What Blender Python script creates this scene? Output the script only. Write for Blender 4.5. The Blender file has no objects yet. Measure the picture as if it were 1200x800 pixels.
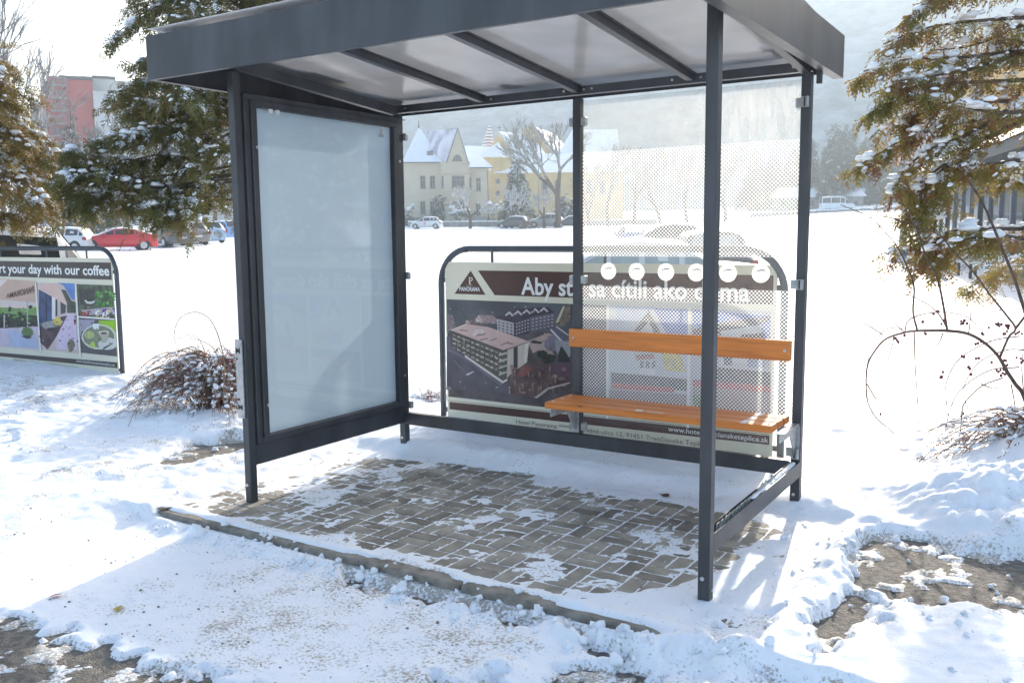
import bpy, math, random
import numpy as np
from mathutils import Vector, Matrix
R = math.radians
rnd = random.Random(7)
nr = np.random.RandomState(11)
scn = bpy.context.scene
col = scn.collection

# ------------------------------------------------------------------ camera
F = 1045.06                                   # focal length in pixels of the 1200 wide photograph
CAM = np.array([3.8118, -3.2574, 1.4551])
_pi, _ya, _ro = R(-6.8414), R(32.3268), R(-0.5245)
FW = np.array([-math.sin(_ya)*math.cos(_pi), math.cos(_ya)*math.cos(_pi), math.sin(_pi)])
_r = np.array([math.cos(_ya), math.sin(_ya), 0.0]); _u = np.cross(_r, FW)
RT = _r*math.cos(_ro) + _u*math.sin(_ro); UP = -_r*math.sin(_ro) + _u*math.cos(_ro)
cd = bpy.data.cameras.new('camera'); cam = bpy.data.objects.new('camera', cd); col.objects.link(cam)
cd.sensor_width = 36; cd.lens = 36*F/1200; cd.clip_start = .05; cd.clip_end = 6000
m = Matrix(((RT[0], UP[0], -FW[0], CAM[0]), (RT[1], UP[1], -FW[1], CAM[1]), (RT[2], UP[2], -FW[2], CAM[2]), (0, 0, 0, 1)))
cam.matrix_world = m
scn.camera = cam

# ------------------------------------------------------------------ world, sun, exposure
SUN_EL, SUN_AZ = R(20), R(-9.8)               # azimuth clockwise from +Y
w = bpy.data.worlds.new('World'); scn.world = w; w.use_nodes = True
nt = w.node_tree; nt.nodes.clear()
sky = nt.nodes.new('ShaderNodeTexSky'); sky.sky_type = 'NISHITA'; sky.sun_disc = False
sky.sun_elevation = SUN_EL; sky.sun_rotation = SUN_AZ; sky.air_density = 1.0; sky.dust_density = 4.0; sky.ozone_density = 1.0
bg = nt.nodes.new('ShaderNodeBackground'); bg.inputs['Strength'].default_value = .15
wo = nt.nodes.new('ShaderNodeOutputWorld')
nt.links.new(sky.outputs[0], bg.inputs[0]); nt.links.new(bg.outputs[0], wo.inputs[0])
sd = bpy.data.lights.new('sun', 'SUN'); sun = bpy.data.objects.new('sun', sd); col.objects.link(sun)
sd.energy = 2.7; sd.angle = R(.6); sd.color = (1, .93, .83)
sv = Vector((math.sin(SUN_AZ)*math.cos(SUN_EL), math.cos(SUN_AZ)*math.cos(SUN_EL), math.sin(SUN_EL)))
sun.rotation_euler = sv.to_track_quat('Z', 'Y').to_euler(); sun.location = (0, 0, 30)
vs = scn.view_settings; vs.view_transform = 'Standard'; vs.look = 'None'; vs.gamma = 1; vs.use_curve_mapping = False
vs.exposure = 1.55; HAZE = .0014
scn.cycles.max_bounces = 8; scn.cycles.transparent_max_bounces = 24; scn.cycles.volume_bounces = 0
scn.cycles.use_denoising = True; scn.cycles.sample_clamp_indirect = 6
scn.cycles.caustics_reflective = False; scn.cycles.caustics_refractive = False

# ------------------------------------------------------------------ placing helpers
def ray(px, py): return FW + RT*(px-600)/F - UP*(py-400)/F
def onz(px, py, z=0.0):
    d = ray(px, py); return CAM + d*((z-CAM[2])/d[2])
def ony(px, py, y):
    d = ray(px, py); return CAM + d*((y-CAM[1])/d[1])
def atd(px, py, dist):
    d = ray(px, py); return CAM + d*(dist/math.hypot(d[0], d[1]))

# ------------------------------------------------------------------ numpy noise
def _h(ix, iy, s):
    n = (ix.astype(np.int64)*374761393 + iy.astype(np.int64)*668265263 + s*1442695041) & 0xffffffff
    n = ((n ^ (n >> 13))*1274126177) & 0xffffffff
    return ((n ^ (n >> 16)) & 0xffff)/65535.0
def vn(x, y, s=0):
    ix, iy = np.floor(x), np.floor(y); fx, fy = x-ix, y-iy
    fx = fx*fx*fx*(fx*(fx*6-15)+10); fy = fy*fy*fy*(fy*(fy*6-15)+10)
    a, b, c, d = _h(ix, iy, s), _h(ix+1, iy, s), _h(ix, iy+1, s), _h(ix+1, iy+1, s)
    return (a*(1-fx)+b*fx)*(1-fy) + (c*(1-fx)+d*fx)*fy - .5
def fbm(x, y, s=0, o=4, g=.5):
    t = 0; a = 1
    for i in range(o):
        t = t + a*vn(x*(2.03**i)+i*17.3, y*(2.03**i)-i*9.1, s+i); a *= g
    return t
def cells(x, y, s=0, jit=1.0):
    """rounded lumps: 1 at a cell's centre falling to 0 (soft)"""
    ix, iy = np.floor(x), np.floor(y); best = np.full(x.shape, 9.0); hh = np.zeros(x.shape)
    for dx in (-1, 0, 1):
        for dy in (-1, 0, 1):
            cx, cy = ix+dx, iy+dy
            px = cx+.5+(_h(cx, cy, s)-.5)*jit; py = cy+.5+(_h(cx, cy, s+5)-.5)*jit
            rr = .35+.65*_h(cx, cy, s+9)
            d = ((x-px)**2+(y-py)**2)/(rr*rr)
            k = d < best; best = np.where(k, d, best); hh = np.where(k, rr, hh)
    return np.sqrt(np.clip(1-best, 0, 1))*hh
def sst(a, b, x):
    t = np.clip((x-a)/(b-a), 0, 1); return t*t*(3-2*t)
def polysd(X, Y, poly):
    """signed distance, positive inside"""
    d = np.full(X.shape, 1e9); ins = np.zeros(X.shape, bool); n = len(poly)
    for i in range(n):
        ax, ay = poly[i]; bx, by = poly[(i+1) % n]
        ex, ey = bx-ax, by-ay
        t = np.clip(((X-ax)*ex+(Y-ay)*ey)/(ex*ex+ey*ey), 0, 1)
        d = np.minimum(d, (X-ax-t*ex)**2+(Y-ay-t*ey)**2)
        c = ((ay > Y) != (by > Y)) & (X < (bx-ax)*(Y-ay)/((by-ay) if by != ay else 1e-9)+ax)
        ins ^= c
    return np.where(ins, 1, -1)*np.sqrt(d)
def ppoly(pts): return [tuple(onz(a, b)[:2]) for a, b in pts]

def G(x, y):
    """lie of the land"""
    x = np.asarray(x, float); y = np.asarray(y, float)
    dx, dy = x-2.0, y; d = np.hypot(dx, dy)
    az = np.degrees(np.arctan2(dx, dy))      # clockwise from +Y
    k = np.interp(az, [-180, -62, -32, -20, -11, 40, 180], [.0021, .0021, .0019, .0020, .00265, .0026, .0021])
    f = sst(3.0, 8.0, d)*np.where(dy > -3, 1, sst(-12, -3, dy))
    return k*np.power(np.minimum(d, 320), 1.5)*f
def Gz(x, y): return float(G(np.array([x]), np.array([y]))[0])

# ------------------------------------------------------------------ materials
def mat(name, c, rough=.6, metal=0, var=0, vscale=8, bump=0, bscale=60, spec=.5, c2=None, stretch=None, coat=0, sheen=0):
    M = bpy.data.materials.new(name); M.use_nodes = True; t = M.node_tree; b = t.nodes['Principled BSDF']
    b.inputs['Base Color'].default_value = (*c, 1); b.inputs['Roughness'].default_value = rough
    b.inputs['Metallic'].default_value = metal; b.inputs['Specular IOR Level'].default_value = spec
    b.inputs['Coat Weight'].default_value = coat
    tc = t.nodes.new('ShaderNodeTexCoord'); mp = t.nodes.new('ShaderNodeMapping')
    t.links.new(tc.outputs['Object'], mp.inputs[0])
    if stretch: mp.inputs['Scale'].default_value = stretch
    if var or c2:
        n = t.nodes.new('ShaderNodeTexNoise'); n.inputs['Scale'].default_value = vscale; n.inputs['Detail'].default_value = 5
        t.links.new(mp.outputs[0], n.inputs[0])
        r = t.nodes.new('ShaderNodeValToRGB')
        lo = c2 if c2 else tuple(v*(1-var) for v in c); hi = c if c2 else tuple(min(1, v*(1+var)) for v in c)
        r.color_ramp.elements[0].position = .36; r.color_ramp.elements[1].position = .64
        r.color_ramp.elements[0].color = (*lo, 1); r.color_ramp.elements[1].color = (*hi, 1)
        t.links.new(n.outputs[0], r.inputs[0]); t.links.new(r.outputs[0], b.inputs['Base Color'])
    if bump:
        n2 = t.nodes.new('ShaderNodeTexNoise'); n2.inputs['Scale'].default_value = bscale; n2.inputs['Detail'].default_value = 4
        bp = t.nodes.new('ShaderNodeBump'); bp.inputs['Strength'].default_value = min(1, bump); bp.inputs['Distance'].default_value = .02*bump
        t.links.new(mp.outputs[0], n2.inputs[0]); t.links.new(n2.outputs[0], bp.inputs['Height']); t.links.new(bp.outputs[0], b.inputs['Normal'])
    return M
M = {}
M['metal'] = mat('anthracite_paint', (.050, .053, .060), .42, .1, .24, 6, .08, 120, stretch=(1, 1, .35))
M['metal2'] = mat('galvanised_steel', (.42, .43, .44), .45, .7, .15, 30, .1, 80)
M['bolt'] = mat('bolt_steel', (.6, .6, .6), .3, .9)
M['black'] = mat('black_rubber', (.02, .02, .02), .7)
M['white'] = mat('white_paint', (.8, .8, .78), .5, var=.04)
M['dots'] = mat('white_print', (.82, .82, .8), .6)
M['tube'] = mat('blue_grey_tube', (.065, .08, .095), .4, .1, .1, 6)
M['glassdark'] = mat('dark_window_glass', (.03, .035, .04), .08, 0, spec=.8)
M['glasswin'] = mat('grey_window_glass', (.07, .075, .08), .12, 0, .4, .6, spec=.8)
M['tyre'] = mat('tyre_rubber', (.02, .02, .02), .8)
M['rim'] = mat('alloy_rim', (.5, .5, .52), .35, .8)
M['bark'] = mat('bark', (.09, .065, .05), .9, 0, .35, 12, .5, 40)
M['twig'] = mat('rose_stem', (.085, .05, .04), .7, 0, .4, 25, .2, 90)
M['berry'] = mat('rosehip', (.10, .012, .012), .4)

def snow_mat(name='snow', dirt=False, far=False):
    S = bpy.data.materials.new(name); S.use_nodes = True; t = S.node_tree; b = t.nodes['Principled BSDF']
    b.inputs['Base Color'].default_value = (.87, .89, .92, 1); b.inputs['Roughness'].default_value = .62
    b.inputs['Specular IOR Level'].default_value = .25
    tc = t.nodes.new('ShaderNodeTexCoord')
    n = t.nodes.new('ShaderNodeTexNoise'); n.inputs['Scale'].default_value = 6 if far else 90; n.inputs['Detail'].default_value = 8 if far else 4
    n.inputs['Roughness'].default_value = .6
    t.links.new(tc.outputs['Object'], n.inputs[0])
    bp = t.nodes.new('ShaderNodeBump'); bp.inputs['Strength'].default_value = .5 if far else .35
    bp.inputs['Distance'].default_value = .05 if far else .006
    t.links.new(n.outputs[0], bp.inputs['Height']); t.links.new(bp.outputs[0], b.inputs['Normal'])
    if dirt:
        at = t.nodes.new('ShaderNodeAttribute'); at.attribute_name = 'dirt'
        sp = t.nodes.new('ShaderNodeTexNoise'); sp.inputs['Scale'].default_value = 75; sp.inputs['Detail'].default_value = 6; sp.inputs['Roughness'].default_value = .65
        t.links.new(tc.outputs['Object'], sp.inputs[0])
        sp2 = t.nodes.new('ShaderNodeTexNoise'); sp2.inputs['Scale'].default_value = 7; sp2.inputs['Detail'].default_value = 5
        t.links.new(tc.outputs['Object'], sp2.inputs[0])
        a = t.nodes.new('ShaderNodeMath'); a.operation = 'MULTIPLY_ADD'; a.inputs[1].default_value = .5
        t.links.new(sp2.outputs[0], a.inputs[0]); t.links.new(sp.outputs[0], a.inputs[2])
        a2 = t.nodes.new('ShaderNodeMath'); a2.operation = 'MULTIPLY_ADD'; a2.inputs[1].default_value = .24
        t.links.new(at.outputs['Fac'], a2.inputs[0]); t.links.new(a.outputs[0], a2.inputs[2])
        r = t.nodes.new('ShaderNodeValToRGB'); e = r.color_ramp.elements
        e[0].position = .955; e[0].color = (.87, .89, .92, 1); e[1].position = 1.12; e[1].color = (.33, .285, .225, 1)
        k = r.color_ramp.elements.new(1.0); k.color = (.70, .69, .67, 1); k.position = .995
        # ramp positions must stay in 0..1: scale the value down
        s = t.nodes.new('ShaderNodeMath'); s.operation = 'MULTIPLY'; s.inputs[1].default_value = .8
        t.links.new(a2.outputs[0], s.inputs[0]); t.links.new(s.outputs[0], r.inputs[0])
        e = r.color_ramp.elements
        e[0].position = .70; e[1].position = .82; e[2].position = .96
        t.links.new(r.outputs[0], b.inputs['Base Color'])
    return S
M['snow'] = snow_mat('snow_on_things')
M['snowg'] = snow_mat('snow_ground', dirt=True)
M['snowf'] = snow_mat('snow_field', far=True)

# ------------------------------------------------------------------ mesh helpers
class MB:
    def __init__(s): s.v = []; s.f = []; s.mi = []; s.sm = []
    def add(s, vs, fs, mi=0, smooth=False):
        o = len(s.v); s.v += [tuple(map(float, v)) for v in vs]; s.f += [tuple(i+o for i in f) for f in fs]
        s.mi += [mi]*len(fs); s.sm += [smooth]*len(fs); return s
    def box(s, x0, x1, y0, y1, z0, z1, mi=0, bev=0):
        if bev <= 0:
            v = [(x0,y0,z0),(x1,y0,z0),(x1,y1,z0),(x0,y1,z0),(x0,y0,z1),(x1,y0,z1),(x1,y1,z1),(x0,y1,z1)]
            f = [(0,3,2,1),(4,5,6,7),(0,1,5,4),(1,2,6,5),(2,3,7,6),(3,0,4,7)]
            return s.add(v, f, mi)
        b = bev; vs = []; idx = {}
        for i, x in enumerate((x0, x1)):
            for j, y in enumerate((y0, y1)):
                for k, z in enumerate((z0, z1)):
                    sx, sy, sz = (1, -1)[i], (1, -1)[j], (1, -1)[k]
                    idx[i,j,k,0] = len(vs); vs.append((x, y+sy*b, z+sz*b))
                    idx[i,j,k,1] = len(vs); vs.append((x+sx*b, y, z+sz*b))
                    idx[i,j,k,2] = len(vs); vs.append((x+sx*b, y+sy*b, z))
        fs = []
        for i in (0, 1): fs.append([idx[i,0,0,0], idx[i,1,0,0], idx[i,1,1,0], idx[i,0,1,0]][::(-1 if i == 0 else 1)])
        for j in (0, 1): fs.append([idx[0,j,0,1], idx[1,j,0,1], idx[1,j,1,1], idx[0,j,1,1]][::(1 if j == 0 else -1)])
        for k in (0, 1): fs.append([idx[0,0,k,2], idx[1,0,k,2], idx[1,1,k,2], idx[0,1,k,2]][::(-1 if k == 0 else 1)])
        for j in (0, 1):
            for k in (0, 1): fs.append([idx[0,j,k,1], idx[1,j,k,1], idx[1,j,k,2], idx[0,j,k,2]])
        for i in (0, 1):
            for k in (0, 1): fs.append([idx[i,0,k,0], idx[i,1,k,0], idx[i,1,k,2], idx[i,0,k,2]])
        for i in (0, 1):
            for j in (0, 1): fs.append([idx[i,j,0,0], idx[i,j,1,0], idx[i,j,1,1], idx[i,j,0,1]])
        for i in (0, 1):
            for j in (0, 1):
                for k in (0, 1): fs.append([idx[i,j,k,0], idx[i,j,k,1], idx[i,j,k,2]])
        return s.add(vs, [tuple(f) for f in fs], mi)
    def quad(s, a, b, c, d, mi=0): return s.add([a, b, c, d], [(0, 1, 2, 3)], mi)
    def poly(s, pts, mi=0): return s.add(pts, [tuple(range(len(pts)))], mi)
    def prism(s, pts, vec, mi=0):
        """extrude a planar polygon by a vector"""
        n = len(pts); vec = np.array(vec, float); b = [np.array(p, float)+vec for p in pts]
        fs = [tuple(range(n))[::-1], tuple(range(n, 2*n))]+[(i, (i+1) % n, n+(i+1) % n, n+i) for i in range(n)]
        return s.add(list(pts)+b, fs, mi)
    def tube(s, pts, rad, n=6, mi=0, caps=True, smooth=True):
        pts = [np.array(p, float) for p in pts]; k = len(pts)
        if not hasattr(rad, '__len__'): rad = [rad]*k
        vs = []; up = None
        for i, p in enumerate(pts):
            d = pts[min(i+1, k-1)]-pts[max(i-1, 0)]; d = d/(np.linalg.norm(d)+1e-12)
            if up is None:
                up = np.array([0, 0, 1.]) if abs(d[2]) < .9 else np.array([1., 0, 0])
            a = np.cross(up, d); a /= np.linalg.norm(a)+1e-12; b = np.cross(d, a); up = b
            for j in range(n):
                t = 2*math.pi*j/n; vs.append(p+rad[i]*(a*math.cos(t)+b*math.sin(t)))
        fs = [(i*n+j, i*n+(j+1) % n, (i+1)*n+(j+1) % n, (i+1)*n+j) for i in range(k-1) for j in range(n)]
        if caps: fs += [tuple(range(n))[::-1], tuple((k-1)*n+j for j in range(n))]
        return s.add(vs, fs, mi, smooth)
    def disc(s, c, r, axis='y', n=24, th=.002, mi=0):
        c = np.array(c, float)
        A, B, N = {'y': ((1,0,0),(0,0,1),(0,-1,0)), 'x': ((0,1,0),(0,0,1),(1,0,0)), 'z': ((1,0,0),(0,1,0),(0,0,1))}[axis]
        A, B, N = map(np.array, (A, B, N))
        pts = [c+r*(A*math.cos(2*math.pi*i/n)+B*math.sin(2*math.pi*i/n)) for i in range(n)]
        return s.prism(pts, N*th, mi)
    def ball(s, c, r, seg=8, rings=5, sc=(1, 1, 1), mi=0, jit=0):
        vs = [(c[0], c[1], c[2]+r*sc[2])]
        for i in range(1, rings):
            ph = math.pi*i/rings
            for j in range(seg):
                th = 2*math.pi*j/seg; q = 1+(rnd.random()-.5)*jit
                vs.append((c[0]+r*sc[0]*math.sin(ph)*math.cos(th)*q, c[1]+r*sc[1]*math.sin(ph)*math.sin(th)*q, c[2]+r*sc[2]*math.cos(ph)*q))
        vs.append((c[0], c[1], c[2]-r*sc[2])); L = len(vs)-1
        fs = [(0, 1+j, 1+(j+1) % seg) for j in range(seg)]
        for i in range(rings-2):
            a = 1+i*seg
            fs += [(a+j, a+seg+j, a+seg+(j+1) % seg, a+(j+1) % seg) for j in range(seg)]
        a = 1+(rings-2)*seg
        fs += [(a+j, L, a+(j+1) % seg) for j in range(seg)]
        return s.add(vs, fs, mi, True)
    def build(s, name, mats, parent=None):
        if not isinstance(mats, (list, tuple)): mats = [mats]
        me = bpy.data.meshes.new(name); me.from_pydata(s.v, [], s.f)
        for q in mats: me.materials.append(q)
        me.polygons.foreach_set('material_index', s.mi); me.polygons.foreach_set('use_smooth', s.sm)
        me.update()
        o = bpy.data.objects.new(name, me); col.objects.link(o)
        if parent: o.parent = parent
        return o
def build_split(b, name, mats, parent=None):
    """every separate piece of a mesh becomes an object of its own"""
    n = len(b.v); par = list(range(n))
    def fd(a):
        while par[a] != a: par[a] = par[par[a]]; a = par[a]
        return a
    for f in b.f:
        r0 = fd(f[0])
        for q in f[1:]: par[fd(q)] = r0
    grp = {}
    for k, f in enumerate(b.f): grp.setdefault(fd(f[0]), []).append(k)
    out = []
    for ks in grp.values():
        used = sorted({i for k in ks for i in b.f[k]}); mp_ = {v: i for i, v in enumerate(used)}; q = MB()
        q.v = [b.v[i] for i in used]; q.f = [tuple(mp_[i] for i in b.f[k]) for k in ks]; q.mi = [b.mi[k] for k in ks]; q.sm = [b.sm[k] for k in ks]
        out.append(q.build(name, mats, parent))
    return out
def np_mesh(name, V, Q, mats, parent=None, mi=None, smooth=True, k=4):
    me = bpy.data.meshes.new(name); nv, nf = len(V), len(Q)
    me.vertices.add(nv); me.vertices.foreach_set('co', np.asarray(V, np.float32).ravel())
    me.loops.add(nf*k); me.loops.foreach_set('vertex_index', np.asarray(Q, np.int32).ravel())
    me.polygons.add(nf); me.polygons.foreach_set('loop_start', np.arange(nf, dtype=np.int32)*k)
    if not isinstance(mats, (list, tuple)): mats = [mats]
    for q in mats: me.materials.append(q)
    if mi is not None: me.polygons.foreach_set('material_index', np.asarray(mi, np.int32))
    me.polygons.foreach_set('use_smooth', np.full(nf, smooth))
    me.update(calc_edges=True); me.validate()
    o = bpy.data.objects.new(name, me); col.objects.link(o)
    if parent: o.parent = parent
    return o
def grid_faces(nx, ny):
    i = np.arange(nx-1)[None, :]+np.arange(ny-1)[:, None]*nx; i = i.ravel()
    return np.stack([i, i+1, i+nx+1, i+nx], 1)
def tag(o, label=None, cat=None, group=None, kind=None):
    if label: o['label'] = label
    if cat: o['category'] = cat
    if group: o['group'] = group
    if kind: o['kind'] = kind
    return o
def empty(name, label, cat, loc=(0, 0, 0), rz=0, group=None):
    o = bpy.data.objects.new(name, None); col.objects.link(o); o.location = loc; o.rotation_euler = (0, 0, rz)
    o.empty_display_size = .2
    return tag(o, label, cat, group)
def text_mesh(txt, size=1.0, bold=0.0, mirror=False):
    c = bpy.data.curves.new('txt', 'FONT'); c.body = txt; c.size = 1; c.offset = bold; c.fill_mode = 'BOTH'; c.resolution_u = 3
    o = bpy.data.objects.new('txt', c); col.objects.link(o)
    dg = bpy.context.evaluated_depsgraph_get(); dg.update()
    me = bpy.data.meshes.new_from_object(o.evaluated_get(dg)); bpy.data.objects.remove(o); bpy.data.curves.remove(c)
    V = np.array([v.co[:] for v in me.vertices]); Fs = [tuple(p.vertices) for p in me.polygons]; bpy.data.meshes.remove(me)
    return V, Fs

# ================================================================== GROUND
# far snow field: polar sheet round the shelter, to the horizon
PX0, PX1, PY0, PY1 = -6.2, 6.4, -2.9, 4.6
nr_, na = 150, 360
rad = np.concatenate([np.linspace(.0, 12, 50), 12*np.power(600/12, np.linspace(0, 1, nr_-50+1)[1:])])
A = np.linspace(0, 2*np.pi, na, endpoint=False)
XX = 2+rad[:, None]*np.sin(A)[None]; YY = .8+rad[:, None]*np.cos(A)[None]
ins = np.minimum.reduce([XX-PX0, PX1-XX, YY-PY0, PY1-YY])
ZZ = G(XX, YY)+.05+fbm(XX*.25, YY*.25, 3, 3)*.10*sst(6, 25, rad)[:, None]+fbm(XX*1.3, YY*1.3, 5, 2)*.06*sst(7, 12, rad)[:, None]+fbm(XX*.5+YY*.2, YY*2.2, 15, 3)*.07*sst(6, 11, rad)[:, None]*sst(70, 30, rad)[:, None]-.35*sst(-.05, .6, ins)
V = np.stack([XX, YY, ZZ], -1).reshape(-1, 3)
i = np.arange(nr_-1)[:, None]*na; j = np.arange(na)[None]; jn = (j+1) % na
Q = np.stack([i+j, i+na+j, i+na+jn, i+jn], -1).reshape(-1, 4)
nrr = len(rad)
i = np.arange(nrr-1)[:, None]*na
Q = np.stack([i+j, i+na+j, i+na+jn, i+jn], -1).reshape(-1, 4)[:, ::-1]
tag(np_mesh('snow_field', V, Q, M['snowf']), kind='structure')

# near snow: fine height field, thin or absent where the paving and the asphalt show
st = .016
xs = np.arange(PX0, PX1+st, st); ys = np.arange(PY0, PY1+st, st)
X, Y = np.meshgrid(xs, ys)
base = np.where(Y > -.355, 0.0, -.065)
lf_ = sst(-.15, -.75, X+.08*fbm(Y*3, X*3, 19, 2))
base = -.065*(1-sst(-.43, -.37, Y))*(1-lf_)-.063*(1-sst(-1.5, -.26, Y))*lf_
n1 = fbm(X*1.1, Y*1.1, 1, 4); n2 = fbm(X*4, Y*4, 2, 4); n3 = fbm(X*14, Y*14, 3, 3); n4 = fbm(X*40, Y*40, 4, 2)
lump = cells(X*9, Y*9, 6)+.6*cells(X*17, Y*17, 8)
lumpb = cells(X*5, Y*5, 12)
edge = n2*.10+n3*.05+n4*.02
thick = .034+.022*n1+.012*n2+.006*n3
# lawn behind the shelter is deeper and smoother
lawn = sst(1.2, 1.75, Y+.05*n2)
thick = thick+.035*lawn+.004*n3
# trodden snow left of the shelter
tro = sst(-.2, -.7, X)*sst(2.3, 1.2, Y)*sst(-.6, .1, Y)
thick += tro*(.024*lump*(.5+n1)+.022*n2)
# footprints
fp = np.zeros(X.shape); fr = np.random.RandomState(5)
for k in range(120):
    fx = fr.uniform(-6, 6); fy = fr.uniform(-2.8, 4.5)
    if 0 < fx < 2.8 and fy < 2.2: continue
    a = fr.uniform(0, 3.1); ca, sa = math.cos(a), math.sin(a)
    ux = (X-fx)*ca+(Y-fy)*sa; uy = -(X-fx)*sa+(Y-fy)*ca
    e = (ux/.14)**2+(uy/.055)**2; sel = e < 9
    fp[sel] += (-np.exp(-e[sel]**1.5)+.45*np.exp(-(np.sqrt(e[sel])-1.45)**2*6))*(.5 if fy > 2.2 else 1)
thick += .016*fp*sst(-.6, -.3, Y)
# ridge at the back edge of the paving
thick += .03*np.exp(-((Y-1.42+.05*n1)/.13)**2)*sst(-.6, .2, X)*sst(3.4, 2.6, X)*(1+lump*.5*sst(1.6,.9,X))
# road snow: thin, packed, dirty
road = sst(-.33, -.45, Y)
road = road*(1-lf_)+lf_*sst(-.1, -.9, Y)
thick = thick*(1-road)+road*(.022+.016*n1+.010*n2+.005*n3+.004*n4)
# bank of clods along the kerb
kb = np.exp(-((Y+.43+.03*n1)/.06)**2)*sst(.9, 1.5, X)*sst(3.4, 2.4, X)
kb2 = np.exp(-((Y+.41)/.05)**2)*sst(-.8, -.1, X)*sst(1.9, .9, X)
thick += kb*(.022+.045*lump)+kb2*.024*(lump+.2)
# bank at the right
def wob(poly, amp=1.0): return polysd(X, Y, ppoly(poly))+edge*amp
bank = sst(-.10, .18, polysd(X, Y, [(2.95, 1.75), (3.3, 1.35), (3.65, 1.15), (6.4, .9), (6.4, 2.2), (3.9, 2.2), (3.3, 2.0)])+edge*.5)
thick += bank*(.035+.05*lumpb+.045*lump)*(.75+n1)
bank2 = np.exp(-((polysd(X, Y, [(2.85, -1.0), (2.92, .2), (3.02, .75), (3.1, 1.3), (2.2, 1.2), (2.2, -1.0)]))/.09)**2)
thick += bank2*(.010+.025*lump)*sst(1.7, 1.1, Y)
shelf = polysd(X, Y, [(2.55, -1.2), (2.95, .2), (3.0, .8), (3.05, 1.4), (3.0, 1.6), (2.5, 1.6), (2.45, 1.0), (2.3, -.2)])
thick += .012*sst(-.1, .15, shelf)
pavr = np.minimum.reduce([X+.35+.1*n2, 2.95-X, Y+.30, 1.32+.05*n2-Y])
pk = sst(-.06, .10, pavr)
thick = thick*(1-pk)+pk*(.0004+.005*n1+.006*n2+.006*n3+.006*n4+.006*sst(1.9, 2.5, X)+.012*sst(1.1, 1.3, Y))
# mound under the left bush and the right shrub
def bumpat(cx, cy, rx, ry, h): return h*np.exp(-(((X-cx)/rx)**2+((Y-cy)/ry)**2))
lb = onz(232, 500); rb = onz(1200, 575)
thick += bumpat(lb[0], lb[1], .65, .35, .09)+bumpat(rb[0]+.25, rb[1]+.1, .55, .45, .28)
thick += bumpat(-1.15, 1.9, .5, .35, .07)
# bare places
bare = []
bare.append((wob([(325, 596), (380, 562), (424, 537), (500, 540), (567, 547), (660, 560), (652, 574), (688, 582), (775, 584), (860, 600), (905, 612), (915, 622), (880, 645), (845, 675), (800, 690), (700, 694), (600, 680), (520, 662), (440, 640), (370, 620)], .8), 'pave'))
bare.append((wob([(228, 600), (278, 576), (302, 588), (335, 598), (290, 606)], .7), 'pave'))
bare.append((wob([(262, 612), (330, 606), (400, 628), (470, 650), (560, 680), (520, 682), (400, 645)], .6)-.03, 'pave'))
bare.append((wob([(820, 735), (860, 716), (905, 724), (890, 760), (830, 770)], .7), 'pave'))
bare.append((wob([(178, 546), (228, 521), (285, 519), (300, 528), (250, 538), (205, 549)], .6)+.05, 'a'))
bare.append((wob([(285, 545), (300, 530), (400, 510), (420, 517), (330, 545)], 1.2)-.06, 'a'))
bare.append((wob([(1000, 662), (1028, 626), (1085, 636), (1150, 656), (1260, 652), (1300, 735), (1200, 724), (1130, 706), (1080, 712), (1040, 698), (1008, 690)], .8)+.02, 'a'))
bare.append((wob([(955, 735), (985, 690), (1010, 680), (1015, 705), (1000, 760), (960, 775)], 1.6)-.03, 'a'))
bare.append((wob([(380, 642), (440, 652), (500, 668), (600, 690), (690, 722), (740, 760), (690, 750), (560, 702), (470, 690), (400, 662)], 1.2)+.005, 'a'))
bare.append((wob([(-200, 690), (20, 700), (110, 712), (165, 735), (240, 760), (420, 790), (420, 900), (-300, 900)], 2.2)-.08, 'a'))
bare.append((wob([(640, 745), (800, 752), (900, 800), (500, 830), (480, 790)], 2.2)-.12, 'a'))
h = thick.copy()
dirt = np.full(X.shape, -.05)
dirt += .68*road*(.36+n1*1.3+n2*.6)
dirt += .62*tro*(.5+n2+n1)+.25*lf_*sst(.4, -.6, Y)*(.6+n2*1.4)
dirt *= 1-.85*np.clip(kb, 0, 1)*sst(.2, .5, lump+.2)
for sdv, kind in bare:
    if kind == 'pave':
        k = sst(-.015, .035, sdv)
        # patches of trampled snow remain on the paving
        pat = sst(.22, .40, fbm(X*3.2+4, Y*3.2, 31, 5, .6)+.16*sst(-.0, -.25, sdv-.30))
        stk_ = fbm(X*5+Y*9, Y*22-X*16, 37, 4, .6)
        fl = -.0030+.0016*n3+.0045*n4+.0018*n2+.0035*stk_+pat*.0035+pat*.004*nr.rand(*X.shape)
        h = h*(1-k)+fl*k; dirt = dirt*(1-k)+k*.35
    else:
        k = sst(-.02, .03, sdv)
        grit = sst(.12, .3, fbm(X*9, Y*9, 41, 4, .6))*.014
        h = h*(1-k)+(-.010+grit+.002*n4)*k; dirt = np.maximum(dirt, k*.9)
    dirt = np.maximum(dirt, (.34 if kind == 'a' else .2)*sst(-.07, 0, sdv)*(.5+n2))
# kerb face: snow does not cling to it in the middle
kf = np.exp(-((Y+.355)/.05)**2)*sst(-.35, -.2, X+.1*n2)*sst(2.75, 2.5, X)
h = h*(1-kf)+kf*(-.03)
ed = np.minimum.reduce([X-PX0, PX1-X, Y-PY0, PY1-Y]); ek = sst(0, .5, ed)
Z = (base+h)*ek+(G(X, Y)+.045)*(1-ek)+G(X, Y)*ek
V = np.stack([X, Y, Z], -1).reshape(-1, 3)
so = np_mesh('snow_cover', V, grid_faces(len(xs), len(ys)), M['snowg']); tag(so, kind='structure')
at = so.data.attributes.new('dirt', 'FLOAT', 'POINT'); at.data.foreach_set('value', dirt.astype(np.float32).ravel())

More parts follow.
